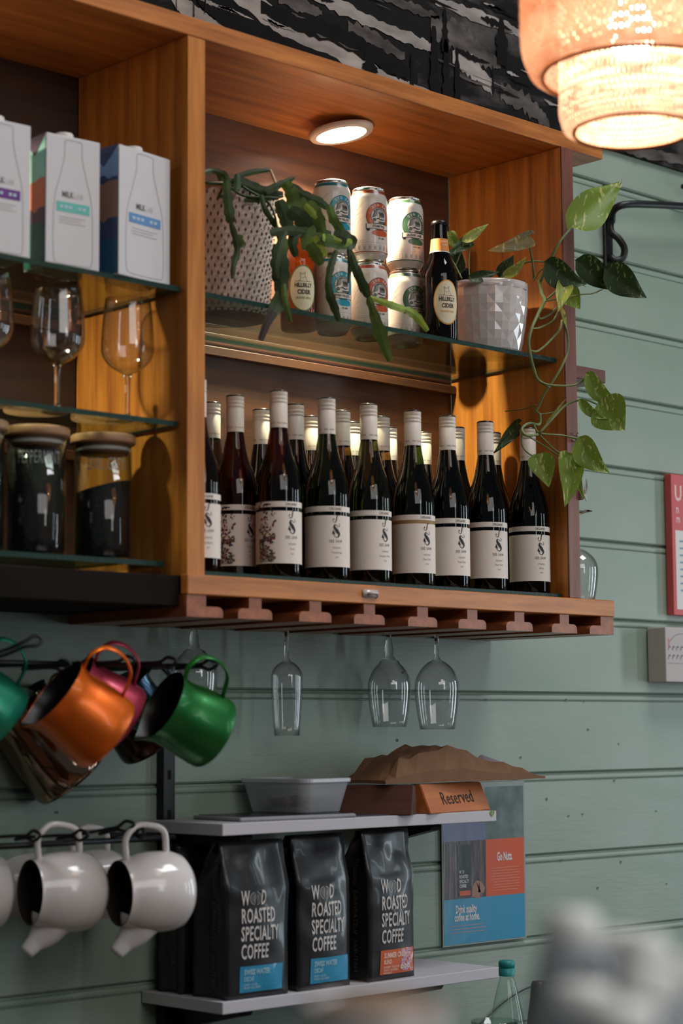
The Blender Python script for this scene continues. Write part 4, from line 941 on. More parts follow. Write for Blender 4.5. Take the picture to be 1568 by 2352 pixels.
def jug(label, O, B, dist, depth_tilt, mat, inmat, hand, rad, L, prof, group, handmat=None, spout=None, hand_r=(.0022, .009), name='milk_jug', k=.9):
    """O, B: pixels of the mouth centre and the base centre; the mouth turned towards the eye by depth_tilt"""
    o = atD(O[0], O[1], dist); b0 = atD(B[0], B[1], dist)
    axis = (o-b0); pl = axis.length; axis = (axis.normalized()*math.cos(depth_tilt)-CF*math.sin(depth_tilt)).normalized()
    # handle direction: towards pixel 'hand' as seen, made square to the axis
    h = (atD(hand[0], hand[1], dist)-(o+b0)/2); h = (h-axis*h.dot(axis)).normalized(); s = axis.cross(h)
    t = thing(name, label, 'jug', (0, 0, 0), 0, group)
    base = o-axis*L
    t.matrix_world = Matrix(((-s.x, -h.x, axis.x, base.x), (-s.y, -h.y, axis.y, base.y), (-s.z, -h.z, axis.z, base.z), (0, 0, 0, 1)))
    # local: z from base to mouth, handle on +y side of lathe => -h is +y, so the handle lies at -y
    prof = [(r*rad, z*L) for r, z in prof]
    V, F = lathe_vf([(.0001, 0)]+prof, 44)
    if spout:
        sl, sw = spout; n = len(V)
        for i, (x, y, z) in enumerate(V):
            if y > 0 and z > L*.35:
                a = abs(math.atan2(x, y)); 
                if a < .7: kk = (1-a/.7)**2*((z-L*.35)/(L*.65))**2; V[i] = (x*(1-.25*kk), y+sl*kk, z+(sl*.35*kk))
    link('body', mesh('body', V, F, mat, True), t)
    V2 = []
    ip = [(max(r-.0016, .0001), z+(.0012 if z < L*.1 else 0)) for r, z in prof]; V2, F2 = lathe_vf([(.0001, .0015)]+ip, 44)
    if spout:
        for i, (x, y, z) in enumerate(V2):
            if y > 0 and z > L*.35:
                a = abs(math.atan2(x, y))
                if a < .7: kk = (1-a/.7)**2*((z-L*.35)/(L*.65))**2; V2[i] = (x*(1-.25*kk), y+sl*kk, z+(sl*.35*kk))
    link('lining', mesh('lining', V2, [f[::-1] for f in F2], inmat, True), t)
    return t, rad, L
METALPROF = [(.86, 0), (.95, .015), (1.0, .06), (1.0, .20), (.985, .40), (.93, .60), (.88, .76), (.90, .88), (.96, 1.0)]
DARKIN = M('jug_inside', (38, 36, 35), .35, metal=.6)
def metal_jug(label, O, B, dist, tilt, col, hand, rad, L, rough=.38, metal=.55, chrome=False, hp=None):
    mt = M('jug_'+label[:22], col, rough, metal, coat=.25 if not chrome else 0)
    t, r, L = jug(label, O, B, dist, tilt, mt, DARKIN, hand, rad, L, METALPROF, 'coloured steel milk jugs on the upper rail', spout=(.014, 1))
    P = [(0, -r*.90, L*.93), (0, -r*1.22, L*.99), (0, -r*1.62, L*.90), (0, -r*1.74, L*.66), (0, -r*1.55, L*.40), (0, -r*1.0, L*.26)]
    tube('handle', P, [.0085]*6, mt, t, 10, 5, flat=.25, upv=(0, 0, 1))
    return t
GR = metal_jug('green steel milk jug hanging at the right end of the upper rail', (372, 1618), (486, 1692), 2.93, R(24), (30, 112, 50), (505, 1575), .0560, .098)
metal_jug('orange steel milk jug hanging in front of the pink one', (125, 1590), (232, 1688), 2.83, R(18), (230, 108, 26), (262, 1568), .0590, .104)
metal_jug('pink steel milk jug hanging behind the orange one', (165, 1575), (270, 1652), 2.96, R(18), (196, 70, 96), (300, 1550), .0545, .100)
metal_jug('dark rainbow sheen steel jug hanging behind the green one', (258, 1580), (350, 1740), 3.11, R(15), (62, 48, 46), (340, 1560), .0480, .115, .18, 1.0, True)
metal_jug('large mirror steel jug hanging lowest, left of the orange one', (30, 1620), (160, 1790), 3.07, R(10), (150, 128, 110), (225, 1600), .0640, .150, .08, 1.0, True)
metal_jug('teal steel jug cut by the left edge of the frame', (-110, 1560), (-36, 1634), 2.84, R(20), (40, 150, 120), (0, 1530), .0560, .10)
bl = metal_jug('blue black steel jug half hidden between the pink and green ones', (296, 1560), (332, 1630), 3.02, R(20), (52, 78, 98), (345, 1545), .0330, .075, .25, .9)
# faint mark on the orange jug
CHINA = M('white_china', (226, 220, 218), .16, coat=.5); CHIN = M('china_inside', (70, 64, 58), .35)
CHPROF = [(.50, 0), (.74, .02), (.91, .11), (.985, .24), (1.0, .40), (.985, .58), (.94, .74), (.86, .88), (.80, .97), (.805, 1.0)]
def china(label, O, B, dist, tilt, rad, L, hand, sp=True):
    t, r, L = jug(label, O, B, dist, tilt, CHINA, CHIN, hand, rad, L, CHPROF, 'white china milk jugs on the lower rail', name='china_jug')
    P = [(0, -r*.80, L*.90), (0, -r*1.30, L*.93), (0, -r*1.62, L*.80), (0, -r*1.66, L*.60), (0, -r*1.50, L*.36), (0, -r*.96, L*.30)]
    tube('handle', P, [.0058]*6, CHINA, t, 12, 6, flat=.8)
    if sp:
        P = [(0, r*.72, L*.66), (0, r*.98, L*.74), (0, r*1.24, L*.88), (0, r*1.46, L*1.0)]
        tube('spout', P, [.032, .024, .0140, .0112], CHINA, t, 18, 5)
    return t
china('white china milk jug hanging nearest the coffee bags', (272, 2052), (425, 2062), 2.93, R(32), .0595, .108, (345, 1900))
china('white china milk jug hanging second from the coffee bags', (68, 2050), (222, 2064), 2.91, R(32), .0590, .108, (140, 1900))
china('white china milk jug cut by the left edge of the frame', (-150, 2052), (4, 2066), 2.89, R(32), .0590, .108, (-60, 1900))
china('white china milk jug behind, between the two front ones', (150, 2035), (262, 2042), 3.07, R(32), .0540, .095, (225, 1900), False)
china('white china milk jug behind, at the far left', (-40, 2035), (66, 2042), 3.07, R(32), .0540, .095, (20, 1900), False)

# ---------------------------------------------------------------- woven basket with trailing cactus
def basket():
    cxp, cyp = 2.086, 2.452; r0, r1 = .073, .087; z1 = hz(500, 436, cxp-.03, cyp-.05)-ZS; h = max(.12, min(.2, z1))
    t = thing('potted_cactus', 'trailing flat stemmed cactus in a woven white basket, next to the divider', 'plant', (cxp, cyp, H0+ZS))
    lathe('liner', [(.0001, .004), (r0-.006, .004), (r1-.006, h-.012)], M('basket_liner', (90, 70, 60), .8), t, 32)
    lathe('soil', [(.0001, h-.018), (r1-.008, h-.018)], M('soil', (40, 28, 20), .95, bump=1, bscale=150), t, 28)
    W1 = M('basket_cane', (200, 180, 168), .7, var=.15, vscale=60); n = 46; mb = MB()
    # diagonal weave: two families of flat cane strips passing over and under
    rows = 22
    for fam in (1, -1):
        for i in range(n):
            V = []; F = []; m = rows*2
            for j in range(m+1):
                v = j/m; a = 2*PI*i/n+fam*v*1.15; r = r0+(r1-r0)*v+.0013*math.sin(PI*j+i*PI+(PI/2 if fam > 0 else -PI/2))+(.0006*fam)
                for s in (-1, 1): aa = a+s*.042; V.append((r*math.sin(aa), -r*math.cos(aa), v*h))
            for j in range(m): F.append((2*j, 2*j+1, 2*j+3, 2*j+2))
            mb.add(V, F)
    o = mb.build('woven_cane', W1, t, True); o['kind'] = 'stuff'
    lathe('inner_wall', [(r0-.0022, .002), (r1-.0022, h-.002)], M('basket_under', (146, 112, 100), .8), t, 40)
    lathe('rim', [(r1-.003, h-.002), (r1+.002, h-.001), (r1+.003, h+.003), (r1, h+.006), (r1-.003, h+.003)], W1, t, 44)
    lathe('base', [(.0001, 0), (r0, 0), (r0+.001, .005)], M('basket_base', (92, 74, 64), .8), t, 36)
    return t, h
bt, bh = basket()
CAC = [M('cactus_dark', (48, 68, 28), .5, var=.3, vscale=40), M('cactus_mid', (80, 104, 38), .5, var=.3, vscale=40), M('cactus_light', (150, 172, 66), .42, var=.3, vscale=40), M('cactus_dead', (46, 34, 28), .7)]
def cseg(P, W, ci, tw=0.):
    """one flat notched stem segment along a path of world points"""
    o = bt.location; P = catmull([Vector(p) for p in P], 5); m = len(P); V = []; F = []
    for i, p in enumerate(P):
        d = (P[min(i+1, m-1)]-P[max(i-1, 0)]).normalized(); u = i/(m-1)
        side = d.cross(CF).normalized(); side = (side*math.cos(tw)+CF*math.sin(tw)); nrm = d.cross(side)
        k = u*(len(W)-1); j = min(int(k), len(W)-2); wd = (W[j]+(W[j+1]-W[j])*(k-j))*(1+.28*abs(math.sin(u*PI*4)))
        q = p-o; V += [q-side*wd, q-nrm*.0009, q+side*wd, q+nrm*.0009]
    for i in range(m-1):
        for a in range(4): F.append((4*i+a, 4*i+(a+1) % 4, 4*i+4+(a+1) % 4, 4*i+4+a))
    F += [(0, 1, 2, 3), tuple(4*(m-1)+a for a in (3, 2, 1, 0))]
    link('stem_segment', mesh('stem_segment', V, F, CAC[ci], False), bt)
def cs(px, W, ci, tw=0.):
    cseg([atY(x, y, Y) for x, y, Y in px], [w_*.00078 for w_ in W], ci, tw)
# pixel path with a depth for each point, half widths in pixels
for a in [
 ([(470, 396, 2.38), (490, 392, 2.38), (515, 402, 2.37), (522, 420, 2.36)], [4, 5, 6, 5], 0),
 ([(520, 415, 2.36), (522, 450, 2.34), (527, 490, 2.33), (530, 512, 2.33)], [7, 8, 9, 7], 0),
 ([(530, 512, 2.33), (540, 545, 2.33), (545, 575, 2.33), (536, 610, 2.33), (534, 640, 2.33)], [4, 6, 6, 5, 3], 0),
 ([(545, 540, 2.33), (555, 560, 2.33), (555, 568, 2.33)], [5, 6, 4], 1),
 ([(545, 405, 2.38), (580, 395, 2.37), (618, 391, 2.36)], [4, 6, 3], 0),
 ([(545, 400, 2.36), (544, 430, 2.35), (540, 440, 2.35)], [5, 7, 4], 0),
 ([(550, 412, 2.37), (580, 430, 2.36), (610, 445, 2.35), (640, 450, 2.34)], [6, 10, 12, 6], 0),
 ([(520, 412, 2.37), (560, 424, 2.36), (600, 440, 2.35), (650, 446, 2.34)], [4, 5, 7, 5], 0),
 ([(560, 460, 2.36), (600, 458, 2.35), (650, 450, 2.34)], [4, 5, 3], 0),
 ([(610, 440, 2.34), (640, 425, 2.33), (676, 408, 2.32)], [7, 7, 3], 0),
 ([(600, 448, 2.34), (608, 480, 2.33), (630, 515, 2.33), (636, 530, 2.33)], [4, 5, 5, 3], 0),
 ([(655, 420, 2.32), (668, 440, 2.31), (674, 470, 2.31), (660, 500, 2.31)], [8, 12, 13, 7], 1),
 ([(668, 430, 2.31), (700, 450, 2.30), (735, 465, 2.29), (755, 480, 2.29)], [9, 9, 8, 4], 0),
 ([(640, 460, 2.32), (655, 500, 2.31), (665, 540, 2.30)], [9, 13, 8], 0),
 ([(680, 450, 2.31), (695, 490, 2.30), (705, 540, 2.29), (700, 575, 2.29)], [11, 16, 15, 6], 1),
 ([(665, 480, 2.30), (690, 500, 2.29), (720, 540, 2.29), (735, 565, 2.28)], [9, 14, 14, 6], 0),
 ([(705, 465, 2.29), (720, 485, 2.28), (735, 510, 2.28), (742, 535, 2.28)], [9, 13, 10, 5], 1),
 ([(700, 470, 2.28), (716, 488, 2.28), (728, 500, 2.28)], [5, 7, 4], 2),
 ([(755, 470, 2.28), (764, 500, 2.27), (780, 525, 2.27), (800, 548, 2.27)], [6, 8, 8, 6], 1),
 ([(620, 535, 2.31), (660, 530, 2.30), (710, 535, 2.29), (760, 540, 2.28)], [7, 8, 10, 8], 0),
 ([(720, 545, 2.28), (750, 552, 2.27), (780, 562, 2.27), (800, 566, 2.27)], [9, 11, 8, 5], 1),
 ([(740, 545, 2.27), (760, 548, 2.27), (784, 556, 2.26)], [6, 7, 4], 2),
 ([(765, 540, 2.27), (790, 545, 2.26), (808, 556, 2.26), (800, 572, 2.26)], [9, 12, 10, 6], 0),
 ([(795, 555, 2.26), (808, 560, 2.26), (815, 562, 2.26)], [8, 9, 5], 2),
 ([(640, 530, 2.31), (650, 560, 2.30), (648, 600, 2.30)], [7, 9, 5], 1),
 ([(640, 560, 2.31), (642, 600, 2.30), (645, 640, 2.30), (646, 680, 2.30)], [10, 16, 15, 9], 0),
 ([(646, 670, 2.30), (636, 700, 2.30), (625, 722, 2.30)], [8, 14, 8], 0),
 ([(628, 715, 2.30), (612, 745, 2.30), (598, 782, 2.30)], [9, 7, 5], 3),
 ([(650, 640, 2.30), (655, 690, 2.29), (668, 740, 2.29)], [4, 6, 3], 1),
 ([(655, 530, 2.30), (640, 570, 2.30), (632, 610, 2.30), (636, 640, 2.30)], [5, 8, 8, 5], 0),
 ([(710, 560, 2.28), (725, 585, 2.28), (738, 608, 2.28)], [8, 12, 6], 1),
 ([(718, 545, 2.28), (730, 570, 2.28), (745, 590, 2.28)], [8, 12, 8], 2),
 ([(772, 575, 2.27), (760, 610, 2.27), (752, 650, 2.27)], [4, 7, 5], 0),
 ([(752, 645, 2.27), (758, 680, 2.27), (770, 712, 2.27), (778, 738, 2.27)], [5, 8, 7, 4], 0),
 ([(800, 572, 2.26), (803, 610, 2.26), (800, 650, 2.26)], [3, 4, 2], 0),
 ([(804, 575, 2.26), (818, 620, 2.25), (838, 665, 2.25), (846, 682, 2.25)], [4, 8, 9, 5], 0),
 ([(846, 680, 2.25), (858, 720, 2.25), (875, 770, 2.25), (895, 830, 2.25)], [4, 8, 12, 5], 1),
 ([(850, 682, 2.25), (890, 698, 2.24), (930, 712, 2.24)], [3, 7, 6], 2),
 ([(930, 710, 2.24), (955, 725, 2.24), (982, 760, 2.24)], [5, 8, 4], 2),
 ([(500, 394, 2.40), (510, 420, 2.39), (505, 455, 2.39)], [4, 6, 4], 0),
 ([(700, 500, 2.31), (680, 530, 2.30), (672, 560, 2.30), (680, 590, 2.30)], [7, 10, 9, 5], 0),
]: cs(*a)
PA = M('dry_stem', (196, 160, 128), .6)
def wire(pts, r, mat, par, nm='dry_leaf', n=6):
    o = par.location; tube(nm, [atY(x, y, Y)-o for x, y, Y in pts], r, mat, par, n, 4)
wire([(621, 391, 2.36), (632, 420, 2.35), (637, 452, 2.35)], [.0022, .0028, .0012], PA, bt)
wire([(612, 464, 2.35), (640, 488, 2.34), (680, 515, 2.33)], [.001, .0032, .001], PA, bt)
wire([(730, 488, 2.28), (742, 498, 2.28), (752, 506, 2.28)], .0011, PA, bt)
wire([(470, 420, 2.40), (520, 425, 2.38), (560, 450, 2.36), (640, 455, 2.33)], .0022, CAC[0], bt, 'stem'); wire([(545, 404, 2.38), (560, 430, 2.36), (620, 470, 2.34), (640, 535, 2.31)], .0022, CAC[0], bt, 'stem')

# ---------------------------------------------------------------- faceted white pot with pothos
def pot():
    c = (2.652, 2.385); r0, r1 = .058, .0745; h = hz(1140, 637, c[0]-r1*.74, c[1]-r1*.67)-ZS
    t = thing('potted_pothos', 'variegated trailing pothos in a white diamond faceted pot, right end of the upper shelf', 'plant', (c[0], c[1], H0+ZS), face(*c))
    n = 16; rows = 7; V = []; F = []; prof = lambda v: r0+(r1-r0)*math.sin(v*PI/2)**.9
    # diamonds: alternate vertices pushed out on every row
    for j in range(rows+1):
        v = .04+.86*j/rows
        for i in range(n): a = 2*PI*(i+.5*(j % 2))/n; r = prof(v)*(1.0); V.append((r*math.sin(a), -r*math.cos(a), v*h))
    base = len(V)
    for j in range(rows):
        for i in range(n):
            a, b = j*n+i, j*n+(i+1) % n
            if j % 2 == 0: c1 = (j+1)*n+i; c0 = (j+1)*n+(i-1) % n; F += [(a, b, c1), (a, c1, c0)]
            else: c1 = (j+1)*n+(i+1) % n; c0 = (j+1)*n+i; F += [(a, b, c1), (a, c1, c0)]
    # raise the centre of each diamond
    VV = []; FF = []
    for j in range(1, rows):
        for i in range(n):
            mid = Vector(V[j*n+i]);
    bm = bmesh.new(); vs = [bm.verts.new(v) for v in V]
    for f in F: bm.faces.new([vs[i] for i in f])
    bmesh.ops.recalc_face_normals(bm, faces=bm.faces)
    # pair the triangles across the level edges into diamonds, then lift their centres
    lev = [e for e in bm.edges if len(e.link_faces) == 2 and abs(e.verts[0].co.z-e.verts[1].co.z) < 1e-5]
    bmesh.ops.dissolve_edges(bm, edges=lev)
    r = bmesh.ops.poke(bm, faces=[f for f in bm.faces if len(f.verts) == 4])
    for v in r['verts']:
        rr = math.hypot(v.co.x, v.co.y); k = (prof(v.co.z/h)+.0007)/rr; v.co.x *= k; v.co.y *= k
    POTM = M('pot_glaze', (206, 198, 196), .14, coat=.7)
    link('pot_wall', bmmesh('pot_wall', bm, POTM), t)
    lathe('pot_rim', [(prof(.90)-.0005, h*.90), (prof(.93), h*.93), (prof(1), h), (prof(1)-.003, h+.0006), (prof(.9)-.005, h*.88), (.0001, h*.87)], POTM, t, 48)
    lathe('pot_foot', [(.0001, 0), (r0-.003, 0), (prof(.05), h*.05)], POTM, t, 40)
    lathe('soil', [(.0001, h*.885), (r1-.008, h*.885)], M('soil', (40, 28, 20), .95), t, 28)
    return t, h
pp_, ph = pot()
def leafmat(nm, a, b, amt):
    m, t, n, l = nt(nm); bs = n['Principled BSDF']; tc = n.new('ShaderNodeTexCoord'); mp = n.new('ShaderNodeMapping'); mp.inputs['Scale'].default_value = (3, 1, 1); l.new(tc.outputs['Generated'], mp.inputs[0])
    q = n.new('ShaderNodeTexNoise'); q.inputs['Scale'].default_value = 3.5; q.inputs['Detail'].default_value = 7; q.inputs['Distortion'].default_value = 1.2; l.new(mp.outputs[0], q.inputs[0])
    cr = n.new('ShaderNodeValToRGB'); e = cr.color_ramp.elements; e[0].position = amt; e[0].color = (*lin(a), 1); e[1].position = amt+.10; e[1].color = (*lin(b), 1); l.new(q.outputs['Fac'], cr.inputs[0]); l.new(cr.outputs[0], bs.inputs['Base Color'])
    bs.inputs['Roughness'].default_value = .5; bs.inputs['Specular IOR Level'].default_value = .3
    tr = n.new('ShaderNodeBsdfTranslucent'); l.new(cr.outputs[0], tr.inputs[0]); mx = n.new('ShaderNodeMixShader'); mx.inputs[0].default_value = .25
    l.new(bs.outputs[0], mx.inputs[1]); l.new(tr.outputs[0], mx.inputs[2]); l.new(mx.outputs[0], n['Material Output'].inputs[0]); return m
LF = {'g': leafmat('pothos_green', (112, 134, 46), (186, 190, 120), .56), 'd': leafmat('pothos_dark', (40, 58, 24), (130, 140, 84), .60), 'y': leafmat('pothos_pale', (132, 142, 62), (186, 176, 112), .55), 'b': leafmat('pothos_bronze', (96, 84, 50), (140, 124, 74), .55), 'w': M('leaf_white_tip', (200, 206, 200), .5)}
def leaf(base, tip, Yb, Yt, wl, wr, kind, fold=.35, curl=.15, bend=0., turn=0.):
    """heart shaped leaf; wl / wr are the half widths (pixels) each side of the midrib as seen"""
    o = Vector(pp_.location); A = atY(*base, Yb); B = atY(*tip, Yt); ax = B-A; L = ax.length; d = ax/L
    side = d.cross(CF).normalized(); nrm = side.cross(d)
    NU, NV = 14, 4; V = []; F = []; k = .00079
    for i in range(NU+1):
        u = i/NU
        # heart outline
        wv = (math.sin(PI*min(1, u*1.0)**.62)**.85 if u < 1 else 0)*(1-.25*u)
        back = -.10*max(0, 1-u*5)
        cen = A+ax*u+side*(bend*k*math.sin(PI*u))+nrm*(curl*L*(u*u-.3*u))
        for j in range(-NV, NV+1):
            s = j/NV; wd = (wr if s > 0 else wl)*k*wv*1.08
            p = cen+side*(s*wd)-d*(abs(s)**1.5*L*.10*(1-u))+nrm*(-fold*wd*abs(s)+.04*L*math.sin(u*7+s*2)*abs(s)**2)
            V.append(p)
    rzm = Matrix.Rotation(-pp_.rotation_euler.z, 3, 'Z'); V = [rzm @ (v-o) for v in V]
    m = 2*NV+1
    for i in range(NU):
        for j in range(m-1): F.append((i*m+j, i*m+j+1, (i+1)*m+j+1, (i+1)*m+j))
    link('leaf', mesh('leaf', V, F, LF[kind], True), pp_)
def vine(pts, r, col='vine_green', nm='vine_stem'):
    o = Vector(pp_.location); rzm = Matrix.Rotation(-pp_.rotation_euler.z, 3, 'Z')
    tube(nm, [rzm @ (atY(x, y, Y)-o) for x, y, Y in pts], r, M(col, (104, 116, 66), .45, var=.2, vscale=60), pp_, 8, 5)
for a in [
 ((1318, 516), (1428, 411), 2.25, 2.24, 46, 42, 'g', .3, .05, 0),
 ((1214, 541), (1128, 571), 2.30, 2.27, 14, 26, 'b', .5, .05, 6),
 ((1066, 552), (1124, 511), 2.36, 2.34, 13, 10, 'y', .3, .1, 0),
 ((1030, 535), (1052, 574), 2.38, 2.36, 18, 14, 'g', .3, .1, 0),
 ((1080, 552), (1030, 585), 2.37, 2.35, 16, 16, 'd', .4, .1, 0),
 ((1035, 625), (1050, 560), 2.40, 2.39, 30, 28, 'd', .3, .1, 0),
 ((1160, 634), (1210, 588), 2.34, 2.31, 10, 14, 'y', .3, .1, -6),
 ((1150, 634), (1180, 585), 2.36, 2.34, 18, 18, 'd', .3, .1, 0),
 ((1080, 640), (1150, 622), 2.35, 2.33, 14, 12, 'd', .4, .1, 0),
 ((1258, 606), (1350, 652), 2.26, 2.22, 36, 28, 'd', .3, .1, -10),
 ((1270, 640), (1346, 660), 2.28, 2.26, 6, 22, 'g', .4, .0, 8),
 ((1330, 604), (1430, 668), 2.24, 2.20, 26, 34, 'd', .25, .05, -6),
 ((1395, 622), (1487, 684), 2.20, 2.17, 34, 36, 'd', .25, .05, -4),
 ((1296, 652), (1282, 712), 2.25, 2.22, 18, 20, 'y', .5, .05, 0),
 ((1300, 668), (1332, 711), 2.27, 2.25, 26, 24, 'g', .4, .05, 0),
 ((1352, 862), (1437, 930), 2.22, 2.18, 20, 22, 'g', .3, .1, -18),
 ((1334, 921), (1398, 962), 2.23, 2.20, 12, 12, 'g', .6, .1, -10),
 ((1378, 930), (1436, 988), 2.21, 2.19, 46, 48, 'g', .2, .05, 0),
 ((1334, 1011), (1401, 1087), 2.22, 2.19, 34, 26, 'g', .35, .05, -10),
 ((1230, 1050), (1260, 1119), 2.26, 2.24, 26, 32, 'g', .3, .05, 4),
 ((1300, 1047), (1296, 1163), 2.25, 2.23, 26, 30, 'g', .4, .05, 10),
 ((1330, 1050), (1347, 1150), 2.26, 2.24, 8, 16, 'g', .5, .1, -16),
 ((1190, 975), (1138, 1035), 2.40, 2.36, 14, 18, 'd', .4, .1, 0),
 ((1257, 968), (1302, 912), 2.27, 2.25, 4, 3, 'y', .3, .0, 0),
 ((1292, 712), (1302, 755), 2.25, 2.24, 6, 4, 'y', .3, .1, 0),
]: leaf(*a)
leaf((1420, 432), (1427, 411), 2.243, 2.24, 5, 3, 'w'); leaf((1343, 1100), (1347, 1150), 2.243, 2.238, 3, 4, 'w')
for pts, r in [
 ([(1238, 650, 2.31), (1262, 600, 2.28), (1285, 555, 2.26), (1318, 516, 2.25)], [.0038, .0028, .0022, .0020]),
 ([(1226, 640, 2.33), (1222, 600, 2.31), (1214, 560, 2.30), (1206, 545, 2.30)], [.0022, .0020, .0018, .0015]),
 ([(1190, 612, 2.34), (1215, 601, 2.32), (1250, 602, 2.30), (1268, 608, 2.28)], .0018),
 ([(1225, 645, 2.32), (1240, 622, 2.30), (1262, 612, 2.28)], .0015),
 ([(1238, 645, 2.31), (1244, 675, 2.29), (1250, 690, 2.28), (1236, 720, 2.27), (1222, 750, 2.26), (1214, 780, 2.26), (1216, 810, 2.26), (1226, 850, 2.26), (1235, 872, 2.26), (1262, 890, 2.26)], [.0032, .0032, .0034, .0030, .0028, .0030, .0030, .0030, .0028, .0020]),
 ([(1252, 690, 2.28), (1275, 670, 2.27), (1298, 648, 2.26)], .0020),
 ([(1236, 718, 2.27), (1240, 732, 2.27), (1262, 722, 2.27), (1280, 705, 2.26)], .0017),
 ([(1222, 755, 2.26), (1240, 752, 2.26), (1270, 735, 2.26), (1284, 710, 2.25)], .0016),
 ([(1216, 805, 2.26), (1235, 806, 2.26), (1265, 780, 2.26), (1286, 755, 2.25), (1290, 735, 2.25)], .0020),
 ([(1295, 740, 2.25), (1303, 770, 2.25), (1304, 805, 2.25), (1290, 840, 2.25), (1270, 875, 2.26), (1252, 900, 2.27), (1240, 925, 2.28), (1228, 950, 2.29)], [.0022]*8),
 ([(1235, 874, 2.26), (1262, 884, 2.25), (1320, 884, 2.24), (1352, 862, 2.22)], .0019),
 ([(1228, 940, 2.29), (1240, 950, 2.28), (1265, 948, 2.27), (1285, 940, 2.26)], .0013),
 ([(1240, 950, 2.28), (1238, 975, 2.28), (1215, 972, 2.28), (1198, 985, 2.28), (1208, 1000, 2.27), (1235, 998, 2.27)], .0026),
 ([(1238, 995, 2.27), (1265, 965, 2.26), (1300, 930, 2.25), (1340, 918, 2.23), (1370, 928, 2.22)], [.0024, .0022, .0020, .0018, .0016]),
 ([(1225, 975, 2.28), (1240, 995, 2.27), (1290, 1000, 2.25), (1336, 1010, 2.23)], .0018),
 ([(1200, 985, 2.28), (1198, 1020, 2.28), (1212, 1040, 2.27), (1230, 1050, 2.26)], .0016),
 ([(1210, 1000, 2.27), (1250, 1025, 2.27), (1280, 1045, 2.26)], .0014),
 ([(1240, 1000, 2.27), (1270, 1030, 2.26), (1300, 1050, 2.25)], .0016),
 ([(1250, 692, 2.28), (1262, 690, 2.27), (1330, 677, 2.25), (1360, 674, 2.24), (1384, 664, 2.23)], .0014),
 ([(1160, 945, 2.40), (1200, 940, 2.34), (1230, 930, 2.30)], .0010),
 ([(1036, 625, 2.37), (1050, 600, 2.37), (1066, 552, 2.36)], .0014), ([(1078, 640, 2.35), (1076, 600, 2.36), (1080, 560, 2.36)], .0012), ([(1060, 640, 2.34), (1045, 610, 2.36), (1030, 585, 2.37)], .0014),
]: vine(pts, r)
